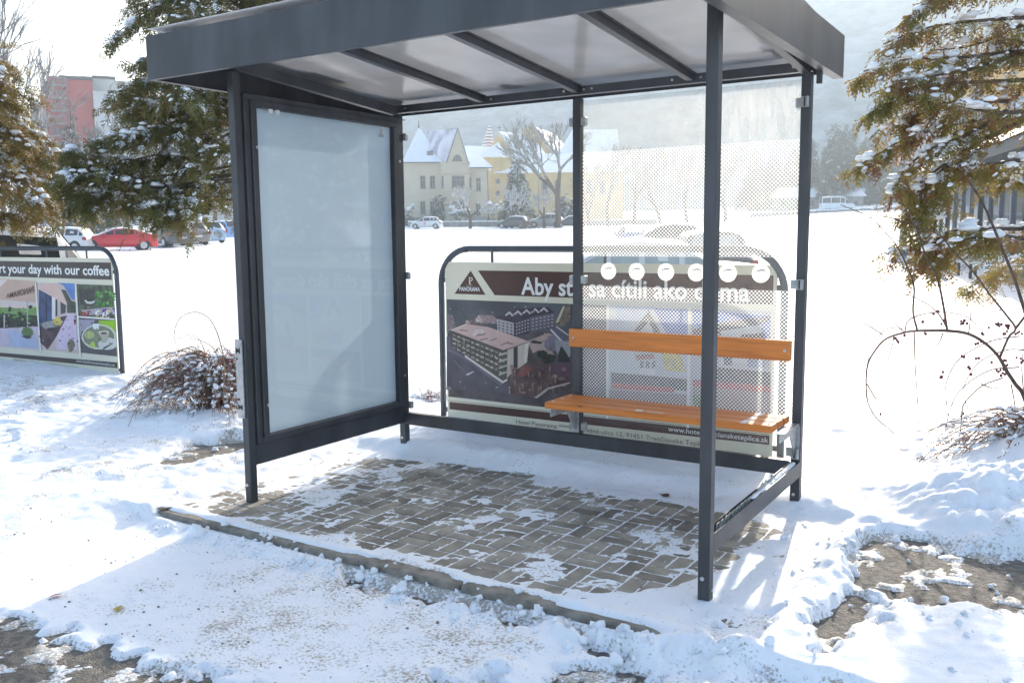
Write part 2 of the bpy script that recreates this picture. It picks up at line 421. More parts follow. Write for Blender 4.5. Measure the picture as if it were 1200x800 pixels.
M['asphalt'] = mat('asphalt', (.13, .12, .105), .85, 0, .35, 30, 1, 120, c2=(.27, .24, .20))
b = MB(); b.quad((-9, -.25, -.006), (9, -.25, -.006), (9, 1.9, -.006), (-9, 1.9, -.006)); tag(b.build('footpath', M['asphalt']), kind='structure')
b = MB(); b.quad((-40, -9, -.068), (40, -9, -.068), (40, -.32, -.068), (-40, -.32, -.068)); tag(b.build('road', M['asphalt']), kind='structure')
# kerb stones
M['kerb'] = mat('kerb_concrete', (.24, .215, .18), .85, 0, .3, 14, .6, 90)
b = MB(); x = -.30
while x < 6:
    z = rnd.uniform(-.003, .002); b.box(x+.004, x+.996, -.352, -.262+0, -.3, .002+z, 0, .008); x += 1.0
tag(b.build('kerb', M['kerb']), kind='structure')
# block paving: 20 cm basket weave, every block bevelled and a little uneven
M['paver'] = mat('paver', (.35, .31, .25), .85, 0, .25, 7, .6, 160)
M['paver2'] = mat('paver_dark', (.25, .218, .175), .85, 0, .25, 7, .6, 160)
M['joint'] = mat('joint_sand', (.2, .18, .15), .95)
b = MB(); g = .0048; U_ = .166
for ix in range(-4, 18):
    for iy in range(-1, 9):
        x0, y0 = ix*U_-.05, iy*U_-.06
        for k in range(2):
            z = rnd.uniform(-.0012, .0012)
            if (ix+iy) % 2: q = (x0+g, x0+U_-g, y0+k*U_/2+g, y0+(k+1)*U_/2-g)
            else: q = (x0+k*U_/2+g, x0+(k+1)*U_/2-g, y0+g, y0+U_-g)
            b.box(*q, -.05, z, rnd.random() < .35, .003)
po = b.build('paving', [M['paver'], M['paver2']]); tag(po, kind='structure')
b = MB(); b.quad((-.72, -.26, -.0135), (2.93, -.26, -.0135), (2.93, 1.54, -.0135), (-.65, 1.54, -.0135)); tag(b.build('paving_bed', M['joint']), kind='structure')

# ================================================================== HILLS
hm = mat('hillside_woods', (.42, .45, .46), .95, 0, .0, .02, c2=(.17, .20, .20));  # snow-dusted woods, paled further so the colour carries some haze
nn = [n for n in hm.node_tree.nodes if n.type == 'TEX_NOISE'][0]; nn.inputs['Scale'].default_value = .09; nn.inputs['Detail'].default_value = 12; nn.inputs['Roughness'].default_value = .75
azs = np.radians(np.linspace(-110, 60, 260)); ds = np.linspace(225, 480, 60)
AZ, DD = np.meshgrid(azs, ds)
crest = np.interp(np.degrees(AZ), [-110, -68, -55, -42, -30, -18, -5, 10, 30, 60], [2.0, 2.4, 4.2, 9.2, 12.2, 13.2, 13.8, 13.2, 11, 8])
HX = CAM[0]+DD*np.sin(AZ); HY = CAM[1]+DD*np.cos(AZ)
tt = sst(215, 430, DD)
HZ = np.tan(np.radians(crest))*430*tt*(1+.10*fbm(AZ*9, DD*.01, 51, 4))+fbm(HX*.05, HY*.05, 52, 4)*6*tt+1.5
tag(np_mesh('hill', np.stack([HX, HY, HZ], -1).reshape(-1, 3), grid_faces(len(azs), len(ds)), hm), kind='structure')

# ================================================================== BUS SHELTER
W_, D_, P_ = 2.658, 1.385, .048
ZR0, ZR1 = .195, .274
BZ0, BZ1 = 2.219, 2.285
bs = empty('bus_shelter', 'dark grey metal bus shelter with flat roof, wooden bench and an empty poster case', 'bus shelter', (W_/2, D_/2, 0))
bs_off = Vector((W_/2, D_/2, 0))
def sh(b, name, m_, parent=bs):
    o = b.build(name, m_, None); o.parent = parent
    if parent is bs: o.matrix_parent_inverse = Matrix.Translation(-bs_off)
    return o
def bolt(b, x, y, z, axis, r=.008): b.disc((x, y, z), r, axis, 10, .005)
for (x, y, zt, nm) in ((0, 0, 2.31, 'fl'), (W_-P_, 0, 2.31, 'fr'), (0, D_-P_, 2.23, 'bl'), (W_-P_, D_-P_, 2.23, 'br'), (1.327, D_-P_, 2.22, 'm')):
    b = MB(); b.box(x, x+P_, y, y+P_, ZR1 if nm == 'm' else -.04, zt, 0, .003)
    post = sh(b, 'post', M['metal'])
    if nm != 'm':
        b = MB(); bolt(b, x+P_*.42, y-.0005, .10, 'y', .0085); 
        if nm[1] == 'r': b.disc((x+P_+.0005, y+P_*.5, .05), .007, 'x', 10, .005)
        build_split(b, 'bolt', M['bolt'], post)
        # parent carries the translation
# rails
b = MB(); b.box(P_, W_-P_, D_-P_-.002, D_-.006, ZR0, ZR1, 0, .003); sh(b, 'back_rail', M['metal'])
b = MB(); b.box(.004, P_-.004, P_, D_-P_, ZR0+.01, ZR1+.045, 0, .003); sh(b, 'side_rail', M['metal'])
# right rail: an open channel that once held a pane
b = MB(); y0, y1 = P_, D_-P_
b.box(W_-.004, W_, y0, y1, ZR0, ZR1, 0); b.box(W_-P_, W_-P_+.004, y0, y1, ZR0, ZR1, 0); b.box(W_-P_+.004, W_-.004, y0, y1, ZR0+.02, ZR0+.03, 0)
rr = sh(b, 'side_rail', M['metal'])
b = MB()
for y in np.arange(.62, 1.32, .035): b.ball((W_-.022+rnd.uniform(-.004, .004), y, ZR1-.004), .026, 7, 5, (.62, 1.1, .45 if y > .95 else .2), 0, .3)
b.build('snow', M['snow'], rr)
M['glassedge'] = mat('broken_glass', (.35, .36, .34), .15, 0, .3, 40, .3, 90)
b = MB()
for y in np.arange(.14, 1.0, .05):
    hh = rnd.uniform(.004, .035) if y > .45 else rnd.uniform(.002, .012); b.prism([(W_-.03, y, ZR1-.05), (W_-.03, y+.048, ZR1-.05), (W_-.03, y+.044, ZR1-.004+hh), (W_-.03, y+rnd.uniform(0, .03), ZR1-.002+hh*.5)], (.006, 0, 0))
build_split(b, 'glass_remnant', M['glassedge'], rr)
# top beams
b = MB(); b.box(P_*0-.002, W_, D_-P_+.003, D_-.002, BZ0+.02, BZ1, 0, .002); bkb = sh(b, 'back_beam', M['metal'])
def slope_beam(x0, x1, ya, za, yb, zb, h):
    b = MB(); v = [(x0, ya, za), (x1, ya, za), (x1, yb, zb), (x0, yb, zb), (x0, ya, za+h), (x1, ya, za+h), (x1, yb, zb+h), (x0, yb, zb+h)]
    b.add(v, [(0,3,2,1),(4,5,6,7),(0,1,5,4),(1,2,6,5),(2,3,7,6),(3,0,4,7)]); return b
for x0 in (.003, W_-P_+.003): sh(slope_beam(x0, x0+P_-.006, -.35, 2.352, D_-P_, 2.224, .055), 'roof_beam', M['metal'])
for xc in (.70, 1.351, 2.03):
    b = slope_beam(xc-.019, xc+.019, -.36, 2.392, D_-P_+.006, 2.249, .034)
    b2 = slope_beam(xc-.032, xc+.032, -.36, 2.427, D_-P_+.006, 2.284, .006); b.add(b2.v, b2.f)
    rf = sh(b, 'rafter', M['metal'])
bb = MB()
for x in (.11, .72+.05, 1.27, 1.40, 1.45, 1.93, 2.09, 2.57): bolt(bb, x, D_-P_+.002, BZ0+.045, 'y', .007)
build_split(bb, 'bolt', M['bolt'], bkb)
# roof sheet: translucent, sloping back; rim of deep fascia
tm = bpy.data.materials.new('translucent_roof_sheet'); tm.use_nodes = True; t = tm.node_tree; t.nodes.clear()
o_ = t.nodes.new('ShaderNodeOutputMaterial'); tr = t.nodes.new('ShaderNodeBsdfTranslucent'); gl = t.nodes.new('ShaderNodeBsdfPrincipled')
gl.inputs['Base Color'].default_value = (.32, .32, .32, 1); gl.inputs['Roughness'].default_value = .16; gl.inputs['Specular IOR Level'].default_value = .7
nz = t.nodes.new('ShaderNodeTexNoise'); nz.inputs['Scale'].default_value = 3; tcn = t.nodes.new('ShaderNodeTexCoord'); t.links.new(tcn.outputs['Object'], nz.inputs[0])
cr = t.nodes.new('ShaderNodeValToRGB'); cr.color_ramp.elements[0].color = (.16, .16, .16, 1); cr.color_ramp.elements[1].color = (.235, .235, .24, 1)
cr.color_ramp.elements[0].position = .35; cr.color_ramp.elements[1].position = .65
t.links.new(nz.outputs[0], cr.inputs[0]); t.links.new(cr.outputs[0], tr.inputs[0])
mx = t.nodes.new('ShaderNodeMixShader'); mx.inputs[0].default_value = .55; t.links.new(tr.outputs[0], mx.inputs[1]); t.links.new(gl.outputs[0], mx.inputs[2]); t.links.new(mx.outputs[0], o_.inputs[0])
b = MB()
ya, za, yb, zb = -.37, 2.434, 1.52, 2.291
sl = (zb-za)/(yb-ya)
b.quad((-.07, ya, za), (2.73, ya, za), (2.73, yb, zb), (-.07, yb, zb)); sh(b, 'roof_sheet', tm)
b = MB()
RX0, RX1, RY0, RY1, RZ0, RZ1 = -.10, 2.76, -.40, 1.56, 2.222, 2.43
def rim(b):
    th = .003
    # outer faces with a 5 cm flange turned in at the bottom
    b.box(RX0, RX1, RY0, RY0+th, RZ0, RZ1); b.box(RX0, RX1, RY1-th, RY1, RZ0+.03, RZ1)
    b.box(RX0, RX0+th, RY0+th, RY1-th, RZ0, RZ1); b.box(RX1-th, RX1, RY0+th, RY1-th, RZ0, RZ1)
    b.box(RX0+th, RX1-th, RY0+th, RY0+.022, RZ0, RZ0+th); b.box(RX0+th, RX0+.035, RY0+.022, RY1-th, RZ0, RZ0+th); b.box(RX1-.05, RX1-th, RY0+.022, RY1-th, RZ0, RZ0+th)
rim(b); sh(b, 'fascia', M['metal'])
b = MB()   # snow lying on the roof sheet, heaped towards the edges
gx = np.linspace(RX0+.004, RX1-.004, 90); gy = np.linspace(RY0+.004, RY1-.004, 60); GX, GY = np.meshgrid(gx, gy)
e_ = np.minimum.reduce([GX-RX0, RX1-GX, GY-RY0, RY1-GY])
GZ = za+(GY-ya)*sl+.01+np.maximum(0, sst(.30, .0, e_+.1*fbm(GX*4, GY*4, 71, 3)))*.09+fbm(GX*5, GY*5, 72, 3)*.008
GZ = np.minimum(GZ, RZ1+.035)
SV = np.stack([GX, GY, GZ], -1).reshape(-1, 3); SQ = grid_faces(90, 60)
keep = (e_+.22*fbm(GX*3, GY*3, 73, 3)).reshape(-1)[SQ].mean(1) < .22
so2 = np_mesh('roof_snow', SV, SQ[keep], M['snow'], bs); so2.matrix_parent_inverse = Matrix.Translation(-bs_off)
b = MB(); b.box(2.695, 2.72, 1.28, 1.305, 2.165, 2.24, 0, .003); sh(b, 'drain_stub', M['metal'])
# poster case on the left side
pc = MB()
fx0, fx1 = -.012, .056
def frame_x(b, x0, x1, ya, yb, za, zb, wd, bev=.003):
    b.box(x0, x1, ya, yb, zb-wd, zb, 0, bev); b.box(x0, x1, ya, yb, za, za+wd, 0, bev)
    b.box(x0, x1, ya, ya+wd, za+wd, zb-wd, 0, bev); b.box(x0, x1, yb-wd, yb, za+wd, zb-wd, 0, bev)
frame_x(pc, fx0, fx1, P_+.012, D_-P_-.004, ZR1+.047, 2.208, .035)
frame_x(pc, fx0+.004, fx1+.012, P_+.05, D_-P_-.03, ZR1+.085-.035, 2.178, .038)
case = sh(pc, 'poster_case', M['metal'])
cv = MB(); cv.quad((.030, P_+.04, .33), (.030, D_-P_-.03, .33), (.030, D_-P_-.03, 2.16), (.030, P_+.04, 2.16))
pm = mat('opal_poster_backing', (.50, .61, .68), .55, 0, .10, 1.4, 0, 60, .4)
t = pm.node_tree; tr_ = t.nodes.new('ShaderNodeBsdfTranslucent'); tr_.inputs[0].default_value = (.49, .61, .69, 1); mx_ = t.nodes.new('ShaderNodeMixShader'); mx_.inputs[0].default_value = .5; t.links.new(t.nodes['Principled BSDF'].outputs[0], mx_.inputs[1]); t.links.new(tr_.outputs[0], mx_.inputs[2]); t.links.new(mx_.outputs[0], t.nodes['Material Output'].inputs[0])
cv.build('backing', pm, case)
gm = bpy.data.materials.new('clear_acrylic'); gm.use_nodes = True; t = gm.node_tree; t.nodes.clear()
o_ = t.nodes.new('ShaderNodeOutputMaterial'); tp = t.nodes.new('ShaderNodeBsdfTransparent'); gs = t.nodes.new('ShaderNodeBsdfGlossy'); gs.inputs['Roughness'].default_value = .035
fr_ = t.nodes.new('ShaderNodeFresnel'); fr_.inputs[0].default_value = 1.5
mth = t.nodes.new('ShaderNodeMath'); mth.operation = 'MULTIPLY'; mth.inputs[1].default_value = 1.6; t.links.new(fr_.outputs[0], mth.inputs[0])
mx = t.nodes.new('ShaderNodeMixShader'); t.links.new(mth.outputs[0], mx.inputs[0]); t.links.new(tp.outputs[0], mx.inputs[1]); t.links.new(gs.outputs[0], mx.inputs[2]); t.links.new(mx.outputs[0], o_.inputs[0])
cv = MB(); cv.quad((.052, .10, .33), (.052, 1.30, .33), (.052, 1.30, 2.16), (.052, .10, 2.16)); cv.build('front_pane', gm, case)
cl = MB()
for y, z in ((.225, 2.118), (.275, 2.118)): cl.box(.053, .066, y, y+.028, z, z+.036, 0, .003)
build_split(cl, 'clip', M['white'], case)
cl = MB(); cl.box(.053, .062, 1.135, 1.175, 2.07, 2.09, 0, .003); cl.box(.053, .062, 1.15, 1.162, 2.09, 2.12, 0, .002); cl.build('clip', M['metal2'], case)
cl = MB()
for y, z in ((.125, 1.93), (.125, .53), (1.318, 1.93), (1.318, .53)): cl.disc((.069, y, z), .009, 'x', 10, .004)
build_split(cl, 'lock_screw', M['bolt'], case)
# galvanised holder plate on the left front post
pl = MB(); pl.box(-.018, .034, -.012, -.001, .475, .905, 0, .002); hp = sh(pl, 'timetable_bracket', M['metal2'])
pl = MB()
for z in (.845, .535):
    pl.box(-.006, .018, -.0145, -.0118, z-.008, z+.008); pl.box(-.010, -.004, -.0145, -.0118, z-.015, z+.015); pl.box(.016, .021, -.0145, -.0118, z-.015, z+.015)
for z in (.80, .578): pl.disc((-.004, -.0118, z), .0065, 'y', 10, .003)
pl.build('bracket_slot', M['black'], hp)
# ---- glass of the right bay: dusty, dotted, with a clear band and six stickers
GZ0, GZ1 = .262, 2.205
gg = bpy.data.materials.new('dusty_dotted_glass'); gg.use_nodes = True; t = gg.node_tree; t.nodes.clear(); N = t.nodes.new; L = t.links.new
def mth_(op, a, b_=None, c_=None):
    n = N('ShaderNodeMath'); n.operation = op
    for i_, v_ in enumerate((a, b_, c_)):
        if v_ is None: continue
        if isinstance(v_, (int, float)): n.inputs[i_].default_value = v_
        else: L(v_, n.inputs[i_])
    return n.outputs[0]
tc = N('ShaderNodeTexCoord'); sx = N('ShaderNodeSeparateXYZ'); L(tc.outputs['Object'], sx.inputs[0])
gx_, gz_ = sx.outputs[0], sx.outputs[2]
def lattice(off):
    a_ = mth_('SUBTRACT', mth_('FRACT', mth_('ADD', mth_('MULTIPLY', gx_, 1/.0205), off)), .5)
    b__ = mth_('SUBTRACT', mth_('FRACT', mth_('ADD', mth_('MULTIPLY', gz_, 1/.0205), off)), .5)
    return mth_('ADD', mth_('MULTIPLY', a_, a_), mth_('MULTIPLY', b__, b__))
dmin = mth_('MINIMUM', lattice(0.0), lattice(.5))
dot = mth_('LESS_THAN', dmin, .262**2)
def rng(lo, hi): return mth_('MULTIPLY', mth_('GREATER_THAN', gz_, lo), mth_('LESS_THAN', gz_, hi))
zone = mth_('ADD', rng(.485, 1.155), rng(1.325, 1.915))
dot = mth_('MULTIPLY', dot, zone)
n1_ = N('ShaderNodeTexNoise'); n1_.inputs['Scale'].default_value = 4; n1_.inputs['Detail'].default_value = 7; n1_.inputs['Roughness'].default_value = .65
mp_ = N('ShaderNodeMapping'); mp_.inputs['Scale'].default_value = (1.6, 1, .6); L(tc.outputs['Object'], mp_.inputs[0]); L(mp_.outputs[0], n1_.inputs[0])
n2_ = N('ShaderNodeTexNoise'); n2_.inputs['Scale'].default_value = 30; n2_.inputs['Detail'].default_value = 6
mp2 = N('ShaderNodeMapping'); mp2.inputs['Scale'].default_value = (1, 1, .22); L(tc.outputs['Object'], mp2.inputs[0]); L(mp2.outputs[0], n2_.inputs[0])
mr = N('ShaderNodeMapRange'); mr.interpolation_type = 'SMOOTHSTEP'; L(gz_, mr.inputs[0]); mr.inputs[1].default_value = 1.3; mr.inputs[2].default_value = 2.15; mr.inputs[3].default_value = .035; mr.inputs[4].default_value = .24
mrx = N('ShaderNodeMapRange'); mrx.interpolation_type = 'SMOOTHSTEP'; L(gx_, mrx.inputs[0]); mrx.inputs[1].default_value = 1.4; mrx.inputs[2].default_value = 2.7; mrx.inputs[3].default_value = .75; mrx.inputs[4].default_value = 1.5
nz_ = mth_('ADD', mth_('MULTIPLY', n1_.outputs[0], 1.0), mth_('MULTIPLY', n2_.outputs[0], .9))
dust = mth_('MULTIPLY', mth_('MULTIPLY', mr.outputs[0], mrx.outputs[0]), nz_)  # dust film; its rise upward and rightward puts sun glare into it
dust = mth_('MINIMUM', dust, .95)
tp = N('ShaderNodeBsdfTransparent'); tp.inputs[0].default_value = (.93, .95, .94, 1)
gs = N('ShaderNodeBsdfGlossy'); gs.inputs['Roughness'].default_value = .02; fr_ = N('ShaderNodeFresnel'); fr_.inputs[0].default_value = 1.45
m1 = N('ShaderNodeMixShader'); L(fr_.outputs[0], m1.inputs[0]); L(tp.outputs[0], m1.inputs[1]); L(gs.outputs[0], m1.inputs[2])
tl = N('ShaderNodeBsdfTranslucent'); tl.inputs[0].default_value = (.8, .79, .76, 1); df = N('ShaderNodeBsdfDiffuse'); df.inputs[0].default_value = (.7, .69, .66, 1)
m2 = N('ShaderNodeMixShader'); m2.inputs[0].default_value = .3; L(tl.outputs[0], m2.inputs[1]); L(df.outputs[0], m2.inputs[2])
m3 = N('ShaderNodeMixShader'); L(dust, m3.inputs[0]); L(m1.outputs[0], m3.inputs[1]); L(m2.outputs[0], m3.inputs[2])
td = N('ShaderNodeBsdfTranslucent'); td.inputs[0].default_value = (.85, .85, .83, 1); dd = N('ShaderNodeBsdfDiffuse'); dd.inputs[0].default_value = (.85, .85, .83, 1)
m4 = N('ShaderNodeMixShader'); m4.inputs[0].default_value = .5; L(td.outputs[0], m4.inputs[1]); L(dd.outputs[0], m4.inputs[2])
m5 = N('ShaderNodeMixShader'); L(dot, m5.inputs[0]); L(m3.outputs[0], m5.inputs[1]); L(m4.outputs[0], m5.inputs[2])
oo = N('ShaderNodeOutputMaterial'); L(m5.outputs[0], oo.inputs[0])
b = MB(); yg = D_-P_+.022; b.quad((1.382, yg, GZ0+.012), (2.604, yg, GZ0+.012), (2.604, yg, GZ1), (1.382, yg, GZ1)); pane = sh(b, 'glass_pane', gg)
stk = mat('white_sticker', (.83, .83, .80), .5); t = stk.node_tree; tr_ = t.nodes.new('ShaderNodeBsdfTranslucent'); tr_.inputs[0].default_value = (.85, .85, .82, 1); mx_ = t.nodes.new('ShaderNodeMixShader'); mx_.inputs[0].default_value = .55; t.links.new(t.nodes['Principled BSDF'].outputs[0], mx_.inputs[1]); t.links.new(tr_.outputs[0], mx_.inputs[2]); t.links.new(mx_.outputs[0], t.nodes['Material Output'].inputs[0]); swm = mat('sticker_grey', (.36, .36, .35), .6)
for k in range(6):
    cx = 1.548+k*.1755; cz = 1.241
    b = MB(); b.poly([(cx+.048*math.cos(2*math.pi*i/32), yg-.002, cz+.048*math.sin(2*math.pi*i/32)) for i in range(32)]); s_ = b.build('sticker', stk, pane)
    b = MB(); pts = [(cx-.033+.066*q/10, yg-.0032, cz+.006+.012*math.sin(q/10*2.6)-(.010 if q > 8 else 0)) for q in range(11)]
    for q in range(10):
        p0, p1 = pts[q], pts[q+1]; th = .0012+.0030*math.sin(math.pi*q/10); b.quad((p0[0], p0[1], p0[2]-th), (p1[0], p1[1], p1[2]-th), (p1[0], p1[1], p1[2]+th), (p0[0], p0[1], p0[2]+th))
    for q in range(9): b.quad((cx-.026+q*.006, yg-.0032, cz-.016), (cx-.0225+q*.006, yg-.0032, cz-.016), (cx-.0225+q*.006, yg-.0032, cz-.011), (cx-.026+q*.006, yg-.0032, cz-.011))
    o_ = b.build('emblem', swm, pane)
# clamps: both bays and the empty right side
def clampb(x, y, z, dx=.02, dy=.016, dz=.024):
    b = MB(); b.box(x-dx, x+dx, y-dy, y+dy, z-dz, z+dz, 0, .004); b.box(x-.004, x+.004, y-dy-.004, y-dy, z-.010, z+.010); return sh(b, 'glass_clamp', M['metal2'])
yc = D_-P_+.024
for z in (2.09, 1.19, .32):
    clampb(1.327-.012, yc, z, .016, .018); clampb(1.375+.014, yc, z, .016, .018); clampb(W_-P_-.012, yc, z, .016, .018)
    clampb(.048+.012, yc+.03, z, .014, .012)
    b = MB(); b.box(W_-.036, W_-.010, D_-P_-.024, D_-P_-.001, z-.026, z+.026, 0, .003); b.box(W_-.012, W_-.006, D_-P_-.034, D_-P_-.002, z-.026, z+.026, 0, .001); b.box(W_-.04, W_-.034, D_-P_-.03, D_-P_-.002, z-.026, z+.026, 0, .001); b.box(W_-.027, W_-.020, D_-P_-.026, D_-P_-.0235, z-.022, z+.022, 1)
    sh(b, 'glass_clamp', [M['metal2'], M['black']])
# bench
M['wood'] = bpy.data.materials.new('orange_stained_wood'); M['wood'].use_nodes = True; t = M['wood'].node_tree; pb = t.nodes['Principled BSDF']; N = t.nodes.new; L = t.links.new
tc = N('ShaderNodeTexCoord'); mp_ = N('ShaderNodeMapping'); mp_.inputs['Scale'].default_value = (1.2, 22, 22); L(tc.outputs['Object'], mp_.inputs[0])
n1_ = N('ShaderNodeTexNoise'); n1_.inputs['Scale'].default_value = 2.2; n1_.inputs['Detail'].default_value = 8; n1_.inputs['Distortion'].default_value = 1.2; L(mp_.outputs[0], n1_.inputs[0])
r_ = N('ShaderNodeValToRGB'); r_.color_ramp.elements[0].position = .3; r_.color_ramp.elements[1].position = .7; r_.color_ramp.elements[0].color = (.52, .145, .018, 1); r_.color_ramp.elements[1].color = (.80, .25, .034, 1); L(n1_.outputs[0], r_.inputs[0])
vo = N('ShaderNodeTexVoronoi'); vo.inputs['Scale'].default_value = 2.6; mp3 = N('ShaderNodeMapping'); mp3.inputs['Scale'].default_value = (1.2, 5, 5); L(tc.outputs['Object'], mp3.inputs[0]); L(mp3.outputs[0], vo.inputs[0])
kn = N('ShaderNodeMath'); kn.operation = 'LESS_THAN'; kn.inputs[1].default_value = .055; L(vo.outputs['Distance'], kn.inputs[0])
mc = N('ShaderNodeMixRGB'); mc.inputs[2].default_value = (.17, .05, .012, 1); L(kn.outputs[0], mc.inputs[0]); L(r_.outputs[0], mc.inputs[1]); L(mc.outputs[0], pb.inputs[0]); pb.inputs['Roughness'].default_value = .38
zs = .5175
bo = bpy.data.objects.new('bench', None); col.objects.link(bo); bo.parent = bs; bo.matrix_parent_inverse = Matrix.Translation(-bs_off); bo['label'] = 'orange stained slatted bench with a single back board'
for xc in (1.351, W_-.024):
    bench = MB(); bench.box(xc-.003, xc+.003, 1.03, D_-P_-.002, zs-.085, zs-.041); bench.prism([(xc-.003, 1.22, zs-.085), (xc-.003, D_-P_-.002, zs-.085), (xc-.003, D_-P_-.002, zs-.215), (xc-.003, 1.30, zs-.20)], (.006, 0, 0))
    bench.box(xc-.022, xc+.022, 1.03, 1.31, zs-.041, zs-.0365)
    bench.box(xc-.02, xc+.02, D_-P_-.008, D_-P_-.002, zs-.23, zs-.05); bench.build('bracket', M['metal2'], bo)

for y0 in (1.012, 1.115, 1.218):
    b = MB(); b.box(1.327-.005, 2.602 if y0 < 1.2 else 2.655-.05, y0, y0+.094, zs-.036, zs, 0, .004); b.build('seat_slat', M['wood'], bo)
b = MB(); b.box(1.322, 2.602, 1.296, 1.3345, .800, .905, 0, .004); b.build('backrest', M['wood'], bo)
for y0 in (1.059, 1.162, 1.265):
    for x_ in (1.351, 2.575): b = MB(); b.ball((x_, y0, zs), .009, 8, 4, (1, 1, .35)); b.build('bolt', M['bolt'], bo)
for x_ in (1.351, 2.575): b = MB(); b.ball((x_, 1.296, .852), .009, 8, 4, (1, .35, 1)); b.build('bolt', M['bolt'], bo)
b = MB(); b.box(2.44, 2.47, 1.011, 1.10, zs+.0003, zs+.0012); b.box(2.445, 2.473, 1.12, 1.2, zs+.0003, zs+.0012); b.box(2.455, 2.48, 1.225, 1.30, zs+.0003, zs+.0012)
build_split(b, 'paint_mark', M['white'], bo)
b = MB(); b.box(1.86, 1.90, 1.04, 1.075, zs+.0003, zs+.001); b.box(1.93, 2.02, 1.045, 1.055, zs+.0003, zs+.001); build_split(b, 'sticker_remnant', M['white'], bo)
# ================================================================== BANNERS (printed panels hung in hoops of steel tube)
YB = 2.15
cm = {}
def C_(r, g, b_, var=.30, sc=55):
    k = (r, g, b_, var, sc)
    if k not in cm:
        f = lambda v: (v/255.0)**2.2
        cm[k] = mat('print_%d_%d_%d' % (r, g, b_), (f(r), f(g), f(b_)), .35, 0, var, sc, spec=.4)
    return cm[k]
class Pic:
    def __init__(s, fn): s.b = MB(); s.m = []; s.fn = fn; s.k = 0
    def mi(s, c):
        q = C_(*c)
        if q not in s.m: s.m.append(q)
        return s.m.index(q)
    def poly(s, pts, c, lay=None):
        s.k += 1; y = YB-.0010-.000045*s.k
        v = []
        for a in pts:
            x, z = s.fn(*a); v.append((x, y, z))
        s.b.poly(v, s.mi(c)); return s
    def rect(s, x0, y0, x1, y1, c): return s.poly([(x0, y0), (x1, y0), (x1, y1), (x0, y1)], c)
    def blob(s, cx, cy, rx, ry, c, n=9, rr=None, j=.35):
        rr = rr or rnd; o = rr.random()*6
        return s.poly([(cx+rx*math.cos(o+2*math.pi*i/n)*(1+j*(rr.random()-.5)), cy+ry*math.sin(o+2*math.pi*i/n)*(1+j*(rr.random()-.5))) for i in range(n)], c)
    def build(s, name, parent): return s.b.build(name, s.m, parent)
def put_text(txt, x, z, width, height, m_, parent, y=YB-.009, bold=.0, mirror=False, shear=0, cap=True, name='lettering'):
    """lettering: left end at x, baseline at z, given total width and capital height"""
    V, Fs = text_mesh(txt, 1, bold)
    x0, x1 = V[:, 0].min(), V[:, 0].max(); sx = width/(x1-x0); sz = height/.70
    U = (V[:, 0]-x0)*sx; Wz = V[:, 1]*sz+U*shear
    if mirror: U = width-U; Fs = [f[::-1] for f in Fs]
    me = [(x+u, y, z+w_) for u, w_ in zip(U, Wz)]
    b = MB(); b.add(me, Fs); return b.build(name, m_, parent)
M['cream'] = C_(222, 215, 192, .03, 2); M['brown'] = C_(84, 58, 52, .06, 3); M['ink'] = C_(52, 44, 42, 0, 1); M['pwhite'] = C_(238, 236, 232, 0, 1); M['greyink'] = C_(120, 112, 105, 0, 1)
def hoop(b, xl, xr, zt, r=.0235, z0=-.15, rc=.26):
    pts = [(xl, YB+.012, z0), (xl, YB+.012, zt-rc)]
    for i in range(1, 10):
        a = math.pi-i*math.pi/18; pts.append((xl+rc+rc*math.cos(a), YB+.012, zt-rc+rc*math.sin(a)))
    pts += [(xl+rc, YB+.012, zt), (xr-rc, YB+.012, zt)]
    for i in range(1, 10):
        a = math.pi/2-i*math.pi/18; pts.append((xr-rc+rc*math.cos(a), YB+.012, zt-rc+rc*math.sin(a)))
    pts += [(xr, YB+.012, zt-rc), (xr, YB+.012, z0)]
    b.tube(pts, r, 12)
def banner(xl, label):
    """xl: left edge of the panel; returns thing, panel"""
    e = tag(bpy.data.objects.new('advertising_banner', None), label, 'banner', 'hotel banners in steel hoops'); col.objects.link(e)
    def under(o): o.parent = e; return o
    b = MB(); hoop(b, xl-.045, xl+2.53, 1.352); under(b.build('frame', M['tube']))
    b = MB()
    for xx in (.42, 1.33, 2.05): b.box(xl+xx-.008, xl+xx+.008, YB+.004, YB+.016, 1.252, 1.34)
    for zz in (1.12, .13): b.box(xl-.03, xl+.012, YB+.004, YB+.014, zz-.018, zz+.018); b.box(xl+2.475, xl+2.52, YB+.004, YB+.014, zz-.018, zz+.018)
    [under(o) for o in build_split(b, 'hanger', M['tube'])]
    b = MB(); v = [(xl, 0.0), (xl+2.485, 0.0), (xl+2.485, 1.215), (xl+2.445, 1.255), (xl+.04, 1.255), (xl, 1.215)]
    b.prism([(x, YB+.004, z) for x, z in v], (0, -.004, 0)); p = under(b.build('panel', M['cream']))
    b = MB()
    for xx in (.02, .6, 1.2, 1.8, 2.46):
        for zz in (.018, 1.236): b.disc((xl+xx+(.02 if zz > 1 else 0)*(1 if xx < 1 else -1), YB-.0005, zz), .004, 'y', 8, .002)
    build_split(b, 'rivet', M['bolt'], p)
    return e, p
